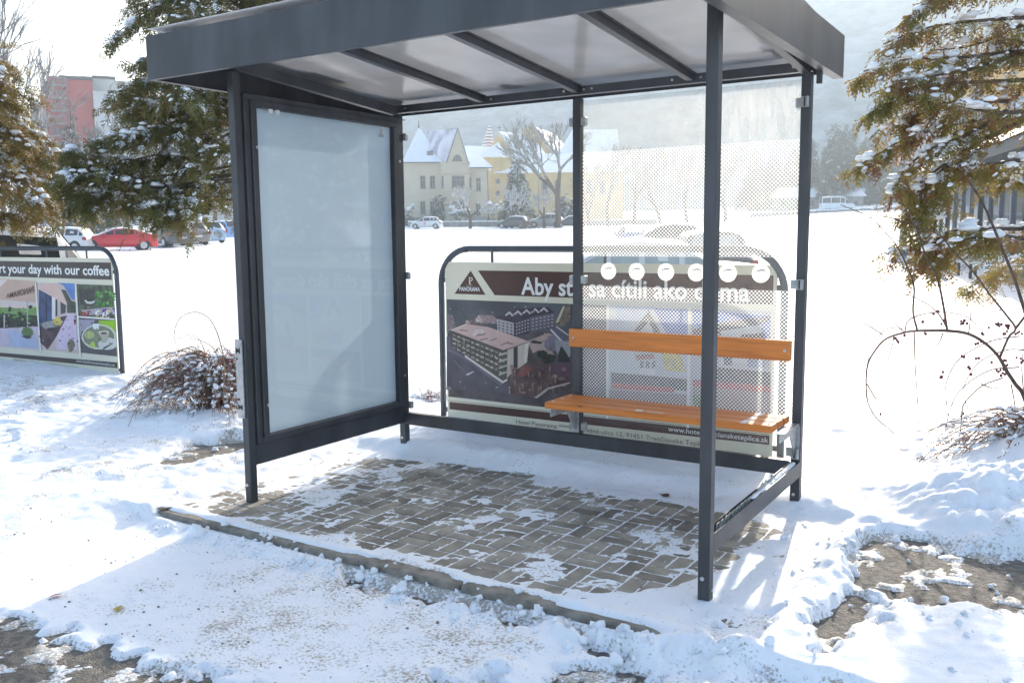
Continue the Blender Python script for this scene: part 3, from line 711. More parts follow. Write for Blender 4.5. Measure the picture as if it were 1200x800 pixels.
# ---- the banner behind the shelter
e1, p1 = banner(-.20, 'hotel banner with aerial photograph and Slovak heading, behind the wooden bench')
xl = -.20
b = MB(); b.poly([(xl+.30, YB-.0008, 1.195), (xl+2.465, YB-.0008, 1.195), (xl+2.465, YB-.0008, 1.018), (xl+.445, YB-.0008, 1.018)]); b.build('heading_band', M['brown'], p1)
b = MB(); b.poly([(xl+.085, YB-.0008, 1.018), (xl+.365, YB-.0008, 1.018), (xl+.235, YB-.0008, 1.193)]); tri = b.build('emblem', M['brown'], p1)
put_text('PANORAMA', xl+.132, 1.042, .185, .030, M['pwhite'], p1, y=YB-.0025, bold=.02)
put_text('P', xl+.220, 1.095, .034, .05, M['cream'], p1, y=YB-.0025); put_text('HOTEL', xl+.197, 1.080, .055, .008, M['cream'], p1, y=YB-.0025)
b = MB(); b.prism([(xl+.224, YB-.0018, 1.092), (xl+.236, YB-.0018, 1.092), (xl+.230, YB-.0018, 1.115)], (0, -.001, 0)); b.build('emblem', M['cream'], p1)
put_text('Aby ste sa cítili ako doma', xl+.672, 1.032, 1.65, .120, M['pwhite'], p1, y=YB-.0025, bold=.022)
b = MB(); b.quad((xl+.02, YB-.0008, .135), (xl+2.465, YB-.0008, .150), (xl+2.465, YB-.0008, .207), (xl+.02, YB-.0008, .192)); b.quad((xl, YB-.0008, .2), (xl+2.465, YB-.0008, .213), (xl+2.465, YB-.0008, .216), (xl, YB-.0008, .203)); build_split(b, 'footer_band', M['brown'], p1)
put_text('www.hoteltrencianskesteplice.sk'.replace('trencianskes', 'trencianske'), xl+1.80, .163, .66, .032, M['pwhite'], p1, y=YB-.0025, bold=.006)
put_text('Hotel Panorama ****, Nábrežná ulica 12, 91451 Trenčianske Teplice', xl+.62, .088, 1.45, .032, M['greyink'], p1, y=YB-.0025)
put_text('recepcia@hoteltrenciansketeplice.sk | www.hoteltrencianskeateplice.sk | +421 32 655 11 55 | +421 908 068 965'.replace('skeat', 'sket'), xl+.25, .032, 2.1, .034, M['ink'], p1, y=YB-.0025, bold=.01)
def qa(X_, Y_):
    p = ony(520+X_/5.7125, 340+Y_/5.7125, YB); return p[0], p[2]
p = Pic(qa)
xR = xl+1.345
p.fn = lambda x, z: (x, z)
p.poly([(xl+.012, .232), (xR, .232), (xR, .975), (xl+.012, .975)], (86, 78, 80, .35, 6))
p.poly([(xl+.012, .72), (xR, .80), (xR, .975), (xl+.012, .975)], (84, 86, 90, .25, 5))
p.fn = qa
p.poly([(20, 160), (60, 165), (80, 250), (22, 275)], (128, 112, 114))          # block at the left edge
p.poly([(20, 400), (140, 430), (430, 620), (440, 690), (20, 660)], (86, 82, 90, .2, 8))   # car park
p.poly([(20, 310), (60, 300), (200, 400), (420, 600), (380, 640), (150, 470), (20, 400)], (104, 98, 108, .2, 8))
p.poly([(450, 560), (620, 470), (850, 500), (850, 620), (600, 720), (440, 690)], (96, 76, 74, .3, 9))
p.poly([(530, 500), (600, 520), (560, 570), (490, 580)], (126, 78, 76, .2, 9))
p.poly([(700, 500), (850, 470), (850, 560), (760, 600), (690, 570)], (90, 70, 80, .2, 9))
for X_, Y_, rx, ry in ((260, 200, 60, 30), (190, 215, 50, 20)): p.blob(X_, Y_, rx, ry, (120, 104, 104))
p.poly([(215, 195), (235, 165), (330, 168), (360, 200), (350, 225), (230, 215)], (150, 128, 126)); p.poly([(215, 195), (235, 170), (262, 195), (262, 218), (216, 212)], (182, 166, 160))
# far big building
p.poly([(355, 190), (470, 215), (470, 300), (360, 270)], (176, 168, 170, .05, 9)); p.poly([(470, 215), (575, 175), (575, 290), (470, 310)], (70, 64, 74, .1, 9))
p.poly([(575, 175), (740, 150), (745, 240), (575, 290)], (98, 92, 104, .1, 9))
p.poly([(345, 188), (420, 140), (560, 120), (700, 112), (745, 150), (575, 180), (470, 218)], (74, 66, 76, .2, 12))
for k in range(5): p.poly([(410+k*58, 165-k*7), (440+k*58, 140-k*7), (470+k*58, 168-k*7), (460+k*58, 176-k*7), (440+k*58, 156-k*7), (418+k*58, 174-k*7)], (190, 182, 184, .05, 9))
for r_ in range(4):
    for k in range(4): p.rect(366+k*27, 208+r_*20+k*6, 380+k*27, 218+r_*20+k*6, (96, 92, 98, .1, 9))
    for k in range(5): p.rect(484+k*19, 218+r_*22-k*6, 496+k*19, 230+r_*22-k*6, (150, 145, 150, .1, 9))
    for k in range(6): p.rect(590+k*26, 190+r_*22-k*5, 606+k*26, 200+r_*22-k*5, (158, 150, 158, .1, 9))
# road at the right
p.poly([(740, 230), (800, 110), (850, 95), (850, 200), (800, 240)], (120, 106, 92, .3, 20)); p.poly([(752, 215), (800, 108), (812, 108), (768, 220)], (196, 186, 160, .1, 9))
p.poly([(720, 260), (760, 240), (850, 300), (850, 335), (790, 345)], (92, 92, 104, .1, 9)); p.poly([(715, 268), (722, 258), (800, 340), (790, 348)], (196, 190, 190, .05, 9)); p.poly([(750, 245), (760, 240), (850, 305), (850, 315)], (186, 182, 184, .05, 9))
p.poly([(560, 340), (700, 285), (740, 300), (700, 370), (750, 440), (640, 400), (600, 420)], (168, 146, 138, .1, 9)); p.blob(725, 355, 52, 55, (122, 112, 124, .1, 9), 12, j=.1)
p.poly([(745, 330), (850, 345), (850, 440), (790, 470), (750, 400)], (142, 142, 146, .1, 9)); p.poly([(790, 370), (830, 430), (850, 480), (770, 480), (770, 420)], (46, 50, 46, .2, 9))
for X_, Y_, rx, ry in ((660, 430, 35, 30), (700, 465, 40, 25), (720, 445, 30, 20), (610, 345, 25, 12), (640, 350, 20, 10)): p.blob(X_, Y_, rx, ry, (52, 54, 48, .3, 20))
# near building: flat roof and rows of balconies
p.poly([(45, 265), (150, 225), (300, 245), (575, 342), (400, 400)], (196, 166, 158, .06, 7)); p.poly([(45, 265), (150, 225), (165, 228), (62, 268)], (214, 194, 186, .03, 9))
p.poly([(45, 272), (400, 404), (430, 398), (430, 580), (400, 605), (55, 385)], (88, 84, 78, .15, 16))
p.poly([(430, 398), (575, 346), (560, 480), (445, 565), (425, 590)], (186, 172, 160, .06, 9)); p.poly([(470, 385), (498, 375), (498, 515), (470, 532)], (58, 54, 62, .05, 9)); p.poly([(545, 360), (572, 350), (560, 480), (540, 492)], (206, 196, 186, .1, 40))
for r_ in range(4):
    for k in range(11):
        t_ = k/11; X_ = 62+t_*345; Yt = 292+t_*135+r_*(28+t_*14); w_ = 22
        p.poly([(X_, Yt), (X_+w_, Yt+w_*.38), (X_+w_, Yt+w_*.38+8+t_*6), (X_, Yt+8+t_*6)], (184, 176, 164, .08, 9) if (k+r_) % 3 else (140, 132, 124, .1, 9))
    p.poly([(372, 425+r_*44), (428, 412+r_*42), (428, 424+r_*42), (372, 440+r_*44)], (176, 170, 160, .05, 9))
for a in ((110, 262, 165, 268, 150, 256, 120, 250), (215, 300, 280, 290), (245, 330, 300, 318), (310, 335, 360, 318), (385, 365, 440, 340), (430, 350, 470, 355)):
    x0_, y0_, x1_, y1_ = a[:4]; p.poly([(x0_, y0_), (x1_, y1_), (x1_, y1_+6), (x0_, y0_+6)], (110, 92, 92, .1, 9))
p.poly([(195, 300), (215, 262), (262, 258), (275, 272), (262, 292), (240, 285), (215, 305)], (206, 190, 184, .1, 30))
p.poly([(150, 200), (170, 198), (182, 225), (152, 226)], (170, 146, 140)); p.poly([(145, 430), (400, 605), (430, 590), (430, 604), (398, 622), (145, 445)], (206, 198, 190, .05, 9))
# parked cars, trees and a path in the lower part
rq = random.Random(3)
for k in range(26): p.blob(rq.uniform(470, 840), rq.uniform(520, 700), rq.uniform(8, 24), rq.uniform(5, 14), rq.choice([(120, 96, 90, .3, 30), (78, 64, 62, .3, 30), (138, 112, 104, .3, 30), (98, 74, 86, .3, 30)]), rr=rq)
for k in range(16):
    X_, Y_ = rq.uniform(450, 760), rq.uniform(530, 690); p.poly([(X_, Y_), (X_+3, Y_), (X_+9, Y_-50), (X_+2, Y_-30), (X_-5, Y_-48)], (150, 128, 116, .1, 9))
p.poly([(610, 716), (700, 650), (850, 612), (850, 622), (710, 662), (630, 722)], (178, 164, 158, .05, 9)); p.poly([(150, 560), (165, 555), (205, 540), (208, 545), (165, 570)], (190, 184, 190, .05, 9))
p.blob(40, 655, 18, 14, (130, 116, 120, .2, 20)); p.poly([(70, 470), (74, 468), (150, 545), (146, 548)], (120, 116, 128, 0, 9)); p.poly([(440, 690), (445, 640), (450, 690)], (170, 160, 150, 0, 9))
for k in range(150):
    X_, Y_ = rq.uniform(25, 845), rq.uniform(100, 712)
    if 40 < X_ < 590 and 215 < Y_ < 610: continue
    if Y_ > 650+X_*.06: continue
    s_ = rq.uniform(2, 7); p.blob(X_, Y_, s_*1.5, s_*.8, rq.choice([(60, 56, 60, .3, 90), (132, 116, 112, .3, 90), (96, 84, 88, .3, 90), (168, 152, 146, .2, 90), (74, 70, 80, .3, 90)]), 6, rq)
for k in range(70):
    t_ = rq.random(); X_ = 70+t_*350; Y_ = 292+t_*130+rq.uniform(0, 110)*(.8+t_*.5); p.poly([(X_, Y_), (X_+rq.uniform(3, 9), Y_+2), (X_+6, Y_+rq.uniform(4, 12)), (X_, Y_+7)], rq.choice([(50, 48, 50, 0, 9), (70, 66, 60, 0, 9), (206, 200, 190, 0, 9)]))
p.build('aerial_picture', p1)
# two more pictures, seen through the dotted glass (pixel positions of the photograph)
def qb(X_, Y_):
    q = ony(X_, Y_, YB); return q[0], q[2]
p = Pic(qb)
p.fn = lambda x, z: (x, z)
p.poly([(xl+1.365, .29), (xl+1.925, .29), (xl+1.925, .975), (xl+1.365, .975)], (196, 200, 208, .05, 4))
p.fn = qb
p.poly([(765, 361), (806, 363), (806, 400), (785, 398)], (96, 128, 196, .08, 8)); p.poly([(722, 358), (765, 360), (772, 372), (722, 376)], (170, 186, 214, .08, 8))
p.poly([(743, 388), (760, 363), (775, 392), (768, 394), (760, 376), (750, 390)], (104, 98, 92, .1, 9)); p.poly([(750, 390), (760, 376), (768, 394), (768, 440), (750, 438)], (214, 214, 214, .05, 9))
p.poly([(742, 410), (768, 408), (790, 412), (800, 420), (798, 436), (745, 430)], (188, 192, 196, .06, 9)); p.poly([(745, 416), (766, 414), (768, 420), (746, 422)], (150, 92, 84, .1, 9)); p.poly([(775, 412), (798, 416), (804, 436), (780, 434)], (196, 176, 66, .25, 30))
for k in range(3): p.rect(750+k*7, 423, 754+k*7, 431, (84, 88, 98))
p.poly([(716, 436), (806, 444), (806, 458), (716, 450)], (62, 64, 60, .4, 60)); p.poly([(716, 448), (790, 454), (790, 460), (716, 455)], (186, 66, 62, .2, 40)); p.poly([(714, 456), (806, 462), (806, 486), (714, 480)], (150, 128, 128, .06, 6))
p.fn = lambda x, z: (x, z); p.poly([(xl+1.945, .28), (xl+2.455, .28), (xl+2.455, .975), (xl+1.945, .975)], (186, 190, 196, .06, 5)); p.fn = qb
p.poly([(812, 363), (903, 370), (903, 402), (880, 396), (845, 392), (812, 380)], (92, 124, 196, .08, 8)); p.poly([(812, 386), (845, 378), (903, 370), (903, 376), (850, 392), (812, 398)], (96, 92, 92, .1, 9))
p.poly([(845, 388), (892, 380), (897, 425), (845, 425)], (206, 208, 212, .05, 9)); p.poly([(868, 392), (896, 390), (896, 396), (868, 398)], (84, 80, 76, .1, 9)); p.poly([(848, 410), (858, 410), (858, 428), (848, 428)], (70, 72, 78)); p.poly([(876, 416), (896, 416), (896, 430), (876, 430)], (120, 146, 176))
p.poly([(840, 430), (903, 436), (903, 456), (840, 446)], (64, 62, 60, .4, 50)); p.poly([(812, 444), (903, 452), (903, 460), (812, 452)], (176, 60, 60, .2, 40)); p.poly([(812, 452), (903, 460), (903, 490), (812, 484)], (148, 128, 128, .06, 6)); p.poly([(812, 462), (828, 464), (822, 484), (812, 482)], (96, 116, 62, .2, 30))
p.build('building_picture', p1)
b = MB(); b.box(xl+1.346, xl+1.364, YB-.0030, YB-.0020, .2, .98); b.box(xl+1.926, xl+1.944, YB-.0030, YB-.0020, .2, .98); build_split(b, 'divider', M['pwhite'], p1)

# ---- the banner at the left
xl = -6.80
e2, p2 = banner(xl, 'hotel banner advertising coffee, in the snow left of the shelter')
b = MB(); b.box(xl+.03, xl+2.465, YB-.0014, YB-.0008, 1.04, 1.212); b.build('heading_band', C_(74, 66, 62, .06, 3), p2)
put_text('Start your day with our coffee', xl+.17, 1.083, 2.262, .098, M['pwhite'], p2, y=YB-.0025, bold=.022)
b = MB(); b.quad((xl+.02, YB-.0008, .125), (xl+2.47, YB-.0008, .150), (xl+2.47, YB-.0008, .208), (xl+.02, YB-.0008, .165)); b.build('footer_band', C_(84, 72, 66, .06, 3), p2)
put_text('www.hoteltrencianskeateplice.sk'.replace('skeat', 'sket'), xl+1.76, .165, .67, .028, M['pwhite'], p2, y=YB-.0025)
put_text('Hotel Panorama ****, Nábrežná ulica 12, 91451 Trenčianske Teplice', xl+.55, .098, 1.25, .026, M['greyink'], p2, y=YB-.0025)
put_text('recepcia@hoteltrencianskeateplice.sk, www.hoteltrencianskeateplice.sk, +421 32 655 11 55 | +421 908 068 965'.replace('skeat', 'sket'), xl+.25, .048, 2.0, .028, M['ink'], p2, y=YB-.0025, bold=.006)
p = Pic(None)
def qc(X_, Y_):
    q = ony(X_/4.447, 280+Y_/4.447, YB); return q[0], q[2]
A_ = (xl+.03, .235, xl+1.105, .985)
p.fn = lambda x, z: (x, z)
p.poly([(A_[0], A_[1]), (A_[2], A_[1]), (A_[2], A_[3]), (A_[0], A_[3])], (214, 196, 190, .05, 4)); B_ = (xl+1.13, .255, xl+1.84, .985); p.poly([(B_[0], B_[1]), (B_[2], B_[1]), (B_[2], B_[3]), (B_[0], B_[3])], (206, 186, 178, .05, 4))
p.fn = qc
# terrace with awning
p.poly([(-220, 190), (190, 220), (190, 330), (-220, 300)], (204, 170, 152, .05, 4)); p.poly([(-200, 200), (40, 212), (-40, 290), (-200, 300)], (226, 206, 198, .05, 4))
p.poly([(-200, 330), (192, 352), (192, 365), (-200, 345)], (226, 200, 188, .05, 4)); p.poly([(-200, 345), (192, 365), (192, 400), (-200, 375)], (122, 150, 92, .3, 26))
p.poly([(-200, 375), (200, 400), (200, 470), (-200, 490)], (56, 62, 52, .5, 22))
for k in range(26): p.blob(rq.uniform(-190, 195), rq.uniform(352, 420), rq.uniform(6, 15), rq.uniform(5, 11), rq.choice([(80, 120, 60, .3, 40), (40, 48, 40, .3, 40), (110, 160, 70, .3, 40)]), rr=rq)
p.poly([(-200, 475), (202, 455), (205, 572), (-200, 545)], (196, 182, 196, .08, 9)); p.poly([(40, 470), (170, 500), (206, 572), (60, 558)], (176, 184, 210, .08, 9))
for k in range(5): p.blob(rq.uniform(-150, 100), rq.uniform(430, 475), 22, 12, (34, 36, 36, .3, 40), rr=rq)
p.poly([(20, 395), (28, 395), (26, 470), (20, 470)], (200, 196, 190, .05, 4)); p.poly([(140, 320), (146, 320), (148, 500), (142, 500)], (170, 176, 170, .05, 4)); p.blob(145, 485, 34, 26, (92, 118, 70, .3, 40)); p.poly([(110, 505), (140, 520), (168, 515), (150, 500)], (70, 62, 64))
# facade walkway
p.poly([(203, 262), (272, 300), (272, 430), (206, 440)], (62, 76, 112, .35, 12)); p.poly([(203, 240), (300, 232), (352, 345), (330, 350), (272, 300), (203, 262)], (222, 186, 172, .05, 5))
p.poly([(272, 300), (290, 308), (290, 415), (272, 420)], (230, 220, 214, .03, 4)); p.poly([(290, 312), (300, 316), (300, 400), (290, 405)], (60, 62, 72)); p.poly([(316, 326), (345, 345), (342, 385), (318, 392)], (70, 72, 78, .2, 20)); p.poly([(240, 290), (246, 292), (246, 432), (240, 434)], (40, 44, 50))
p.poly([(300, 228), (390, 232), (390, 320), (372, 310), (350, 270), (330, 240)], (96, 134, 196, .15, 7)); p.poly([(320, 262), (345, 268), (372, 320), (396, 330), (396, 385), (352, 385), (350, 330)], (72, 78, 62, .4, 24))
p.poly([(350, 385), (396, 390), (404, 575), (295, 572), (300, 500)], (212, 192, 212, .06, 8)); p.poly([(206, 440), (340, 400), (352, 400), (300, 500), (250, 575), (212, 540)], (86, 66, 72, .3, 12)); p.poly([(206, 440), (290, 420), (300, 455), (240, 470)], (150, 150, 150, .3, 20))
p.blob(303, 428, 22, 24, (206, 184, 90, .15, 30)); p.blob(268, 470, 22, 10, (60, 46, 54)); p.blob(372, 555, 20, 36, (126, 112, 90, .4, 40)); p.blob(392, 425, 6, 22, (150, 62, 62, .3, 30))
# two small pictures at the right
p.fn = lambda x, z: (x, z); D_1 = (xl+1.865, .655, xl+2.475, .985); p.poly([(D_1[0], D_1[1]), (D_1[2], D_1[1]), (D_1[2], D_1[3]), (D_1[0], D_1[3])], (84, 92, 72, .5, 16)); p.poly([(D_1[0], .27), (D_1[2], .27), (D_1[2], .638), (D_1[0], .638)], (92, 88, 88, .1, 8)); p.fn = qc
p.poly([(410, 262), (490, 262), (500, 330), (480, 350), (420, 340)], (60, 62, 58, .3, 20)); p.blob(470, 325, 28, 12, (206, 206, 200, .1, 20)); p.blob(470, 318, 22, 8, (50, 52, 50)); p.poly([(425, 370), (600, 352), (604, 380), (430, 402)], (170, 160, 166, .1, 12))
for k in range(34): p.blob(rq.uniform(500, 598), rq.uniform(268, 350), rq.uniform(6, 14), rq.uniform(5, 12), rq.choice([(70, 130, 60, .3, 40), (50, 84, 44, .3, 40), (108, 168, 86, .3, 40)]), rr=rq)
for k in range(16): p.blob(rq.uniform(425, 470), rq.uniform(375, 402), 6, 5, (150, 62, 58, .3, 40), rr=rq)
for k in range(26): p.blob(rq.uniform(500, 600), rq.uniform(360, 408), 6, 6, rq.choice([(206, 190, 226, 0, 1), (90, 60, 140, 0, 1), (240, 240, 240, 0, 1), (230, 190, 60, 0, 1)]), rr=rq)
p.poly([(516, 424), (604, 424), (606, 482), (524, 470)], (150, 196, 40, .1, 8)); p.poly([(414, 420), (500, 420), (470, 470), (430, 480), (416, 540)], (160, 152, 168, .08, 8))
p.blob(520, 510, 92, 66, (206, 206, 190, .03, 8), 20, j=.04); p.blob(518, 508, 82, 56, (128, 132, 108, .15, 16), 20, j=.05); p.blob(470, 500, 26, 20, (176, 184, 120, .2, 30)); p.blob(485, 552, 14, 18, (186, 200, 92, .1, 20))
p.blob(565, 545, 50, 32, (206, 206, 196, .05, 8), 16, j=.05); p.poly([(518, 480), (572, 478), (566, 528), (552, 540), (532, 536)], (176, 172, 152, .05, 8)); p.blob(545, 488, 26, 10, (226, 224, 212, 0, 1), 16, j=.02); p.blob(545, 490, 20, 7, (110, 92, 70, 0, 1), 16, j=.02); p.blob(523, 520, 9, 12, (120, 118, 96, 0, 1))
p.poly([(486, 440), (520, 440), (518, 470), (490, 472)], (226, 228, 230, .03, 8)); p.poly([(540, 566), (590, 540), (592, 545), (545, 574)], (70, 70, 66, 0, 1))
for k in range(120):
    X_, Y_ = rq.uniform(-150, 600), rq.uniform(350, 560)
    if Y_ > 530+X_*.05 or (195 < X_ < 410 and Y_ < 400): continue
    s_ = rq.uniform(1.5, 5); p.blob(X_, Y_, s_*1.4, s_, rq.choice([(40, 44, 42, .3, 90), (196, 186, 190, .2, 90), (110, 104, 100, .3, 90), (150, 130, 126, .3, 90)]), 6, rq)
p.build('cafe_picture', p2)
V, Fs = text_mesh('PANORAMA', 1, .02)
x0_, x1_ = V[:, 0].min(), V[:, 0].max(); b = MB(); vv = []
for q in V:
    t_ = 1-(q[0]-x0_)/(x1_-x0_); s_ = (22+14*t_)/.7
    a = qc(36+144*t_, 308-q[1]*s_-28*t_); vv.append((a[0], YB-.0105, a[1]))
b.add(vv, [f[::-1] for f in Fs]); b.build('lettering', C_(110, 84, 76, 0, 1), p2)
b = MB()
b.box(xl+1.106, xl+1.129, YB-.0115, YB-.0110, .235, .985); b.box(xl+1.841, xl+1.864, YB-.0115, YB-.0110, .235, .985); b.box(xl+1.864, xl+2.475, YB-.0115, YB-.0110, .639, .654)
build_split(b, 'divider', M['pwhite'], p2)
# ================================================================== TREES AND SHRUBS
leafm = bpy.data.materials.new('thuja_foliage'); leafm.use_nodes = True
def leaf_mat(name, cols, scale=4.5, transl=.35):
    m_ = bpy.data.materials.new(name); m_.use_nodes = True; t = m_.node_tree; b_ = t.nodes['Principled BSDF']; N = t.nodes.new; L = t.links.new
    tc = N('ShaderNodeTexCoord'); n = N('ShaderNodeTexNoise'); n.inputs['Scale'].default_value = scale; n.inputs['Detail'].default_value = 8; n.inputs['Roughness'].default_value = .72
    L(tc.outputs['Object'], n.inputs[0]); r = N('ShaderNodeValToRGB'); e = r.color_ramp.elements
    e[0].position = .34; e[0].color = (*cols[0], 1); e[1].position = .68; e[1].color = (*cols[-1], 1)
    for i_, c_ in enumerate(cols[1:-1]):
        k = e.new(.34+.34*(i_+1)/(len(cols)-1)); k.color = (*c_, 1)
    L(n.outputs[0], r.inputs[0]); L(r.outputs[0], b_.inputs[0]); b_.inputs['Roughness'].default_value = .6
    tr = N('ShaderNodeBsdfTranslucent'); L(r.outputs[0], tr.inputs[0]); mx = N('ShaderNodeMixShader'); mx.inputs[0].default_value = transl
    L(b_.outputs[0], mx.inputs[1]); L(tr.outputs[0], mx.inputs[2]); L(mx.outputs[0], t.nodes['Material Output'].inputs[0]); return m_
M['thuja'] = leaf_mat('thuja_green', [(.07, .08, .022), (.12, .125, .030), (.19, .15, .042), (.19, .095, .045)])
M['thujay'] = leaf_mat('thuja_yellow', [(.10, .09, .022), (.20, .16, .035), (.28, .18, .045), (.18, .085, .035)])
M['thujar'] = leaf_mat('thuja_golden', [(.09, .10, .024), (.19, .18, .04), (.28, .20, .05), (.24, .11, .055), (.20, .10, .06)], transl=.5)  # golden to reddish brown foliage
M['spruce'] = leaf_mat('spruce_needles', [(.025, .045, .035), (.04, .065, .045)], .6, .1)
M['cot'] = leaf_mat('shrub_leaves', [(.17, .14, .10), (.24, .16, .11), (.26, .09, .075), (.15, .12, .08)], 5, .3)
M['frost'] = mat('frosted_twigs', (.62, .64, .66), .8, 0, .2, 3, c2=(.30, .29, .28))

def spray_template(rs, L_=.20, n=9, lw=.009, ll=.042):
    """flat fan of a conifer: stem along +x, branchlets to both sides in the xy plane; returns diamonds"""
    V = []
    def leaf(o, d, l, w_):
        d = d/np.linalg.norm(d); s = np.array([-d[1], d[0], 0]); up = np.array([0, 0, rs.uniform(-.25, .25)])
        V.append([o, o+d*l*.45+s*w_+up*w_, o+d*l, o+d*l*.45-s*w_-up*w_])
    p = np.zeros(3); d = np.array([1., 0, 0])
    for i in range(n):
        q = p+d*L_/n; leaf(p, q-p, L_/n*1.5, lw*.55); side = 1 if i % 2 else -1
        a = R(rs.uniform(32, 55))*side; bl = (L_*.55)*(1-i/n)*rs.uniform(.6, 1.15)+.02
        bd = np.array([math.cos(a), math.sin(a), rs.uniform(-.35, .15)]); k = max(1, int(bl/ll*1.3)); o = p.copy()
        for j in range(k):
            leaf(o, bd, ll*1.15, lw*rs.uniform(.7, 1.2))
            if rs.rand() < .75:
                a2 = a+R(rs.uniform(25, 45))*(1 if rs.rand() < .5 else -1); leaf(o+bd*ll*.4, np.array([math.cos(a2), math.sin(a2), rs.uniform(-.4, .2)]), ll*rs.uniform(.6, 1), lw*rs.uniform(.6, 1))
            o = o+bd*ll*.75
        d = d+np.array([0, rs.uniform(-.12, .12), rs.uniform(-.18, .02)]); d /= np.linalg.norm(d); p = q
    return np.array(V)                      # (n,4,3)
_rs = np.random.RandomState(3)
SPR = [spray_template(_rs) for _ in range(8)]
def orient(dirs, rolls):
    """frames: x along dir, z mostly up"""
    x = dirs/np.linalg.norm(dirs, axis=1, keepdims=True); z = np.tile([0, 0, 1.], (len(x), 1)); y = np.cross(z, x); y /= np.linalg.norm(y, axis=1, keepdims=True)+1e-9; z = np.cross(x, y)
    c, s = np.cos(rolls)[:, None], np.sin(rolls)[:, None]
    return np.stack([x, y*c+z*s, -y*s+z*c], 1)           # rows are axes
def foliage(name, P, Dr, S_, m_, parent, rs, tpl=SPR, roll=.5):
    P, Dr, S_ = map(np.asarray, (P, Dr, S_)); idx = rs.randint(0, len(tpl), len(P)); rolls = rs.normal(0, roll, len(P)); A_ = orient(Dr, rolls); out = []
    for k in range(len(tpl)):
        s = np.where(idx == k)[0]
        if not len(s): continue
        T = tpl[k].reshape(-1, 3); W3 = np.einsum('vi,nij->nvj', T, A_[s])*S_[s][:, None, None]+P[s][:, None, :]
        out.append(W3.reshape(-1, 3))
    V = np.concatenate(out); Q = np.arange(len(V)).reshape(-1, 4)
    return np_mesh(name, V, Q, m_, parent, smooth=False)
# lumps of snow: a rounded, flattened lump template instanced by numpy
def lump_tpl(rs, seg=9, rings=5):
    b = MB(); b.ball((0, 0, 0), 1, seg, rings); V = np.array(b.v); k = 1+.28*fbm(V[:, 0]*1.7+rs.rand()*9, V[:, 1]*1.7+V[:, 2]*2, rs.randint(99), 3)*2
    V *= k[:, None]; V[:, 2] = np.where(V[:, 2] < 0, V[:, 2]*.35, V[:, 2]*.75)
    return V, b.f
LT = [lump_tpl(_rs) for _ in range(5)]
def lumps(name, P, S_, parent, rs, m_=None, el=1.6, Dr=None):
    b = MB()
    for i_, (p_, s_) in enumerate(zip(P, S_)):
        V, Fs = LT[rs.randint(5)]; a = rs.uniform(0, 6.28) if Dr is None else math.atan2(Dr[i_][1], Dr[i_][0])+rs.normal(0, .3)
        c, s = math.cos(a), math.sin(a); e_ = rs.uniform(1, el); sl = 0 if Dr is None else Dr[i_][2]/(np.hypot(Dr[i_][0], Dr[i_][1])+.1)
        sl = max(-.8, min(.8, sl)); x_ = V[:, 0]*e_; VV = np.stack([x_*c-V[:, 1]*s, x_*s+V[:, 1]*c, V[:, 2]*rs.uniform(.75, 1.15)+x_*sl*.7], 1)*s_+np.asarray(p_)
        b.add(VV, Fs, 0, True)
    return b.build(name, m_ or M['snow'], parent)
def catmull(pts, n=8):
    p = [np.array(a, float) for a in pts]; p = [2*p[0]-p[1]]+p+[2*p[-1]-p[-2]]; out = []
    for i in range(1, len(p)-2):
        for k in range(n):
            t = k/n; a, b_, c_, d_ = p[i-1], p[i], p[i+1], p[i+2]
            out.append(.5*((2*b_)+(-a+c_)*t+(2*a-5*b_+4*c_-d_)*t*t+(-a+3*b_-3*c_+d_)*t**3))
    out.append(p[-2]); return np.array(out)

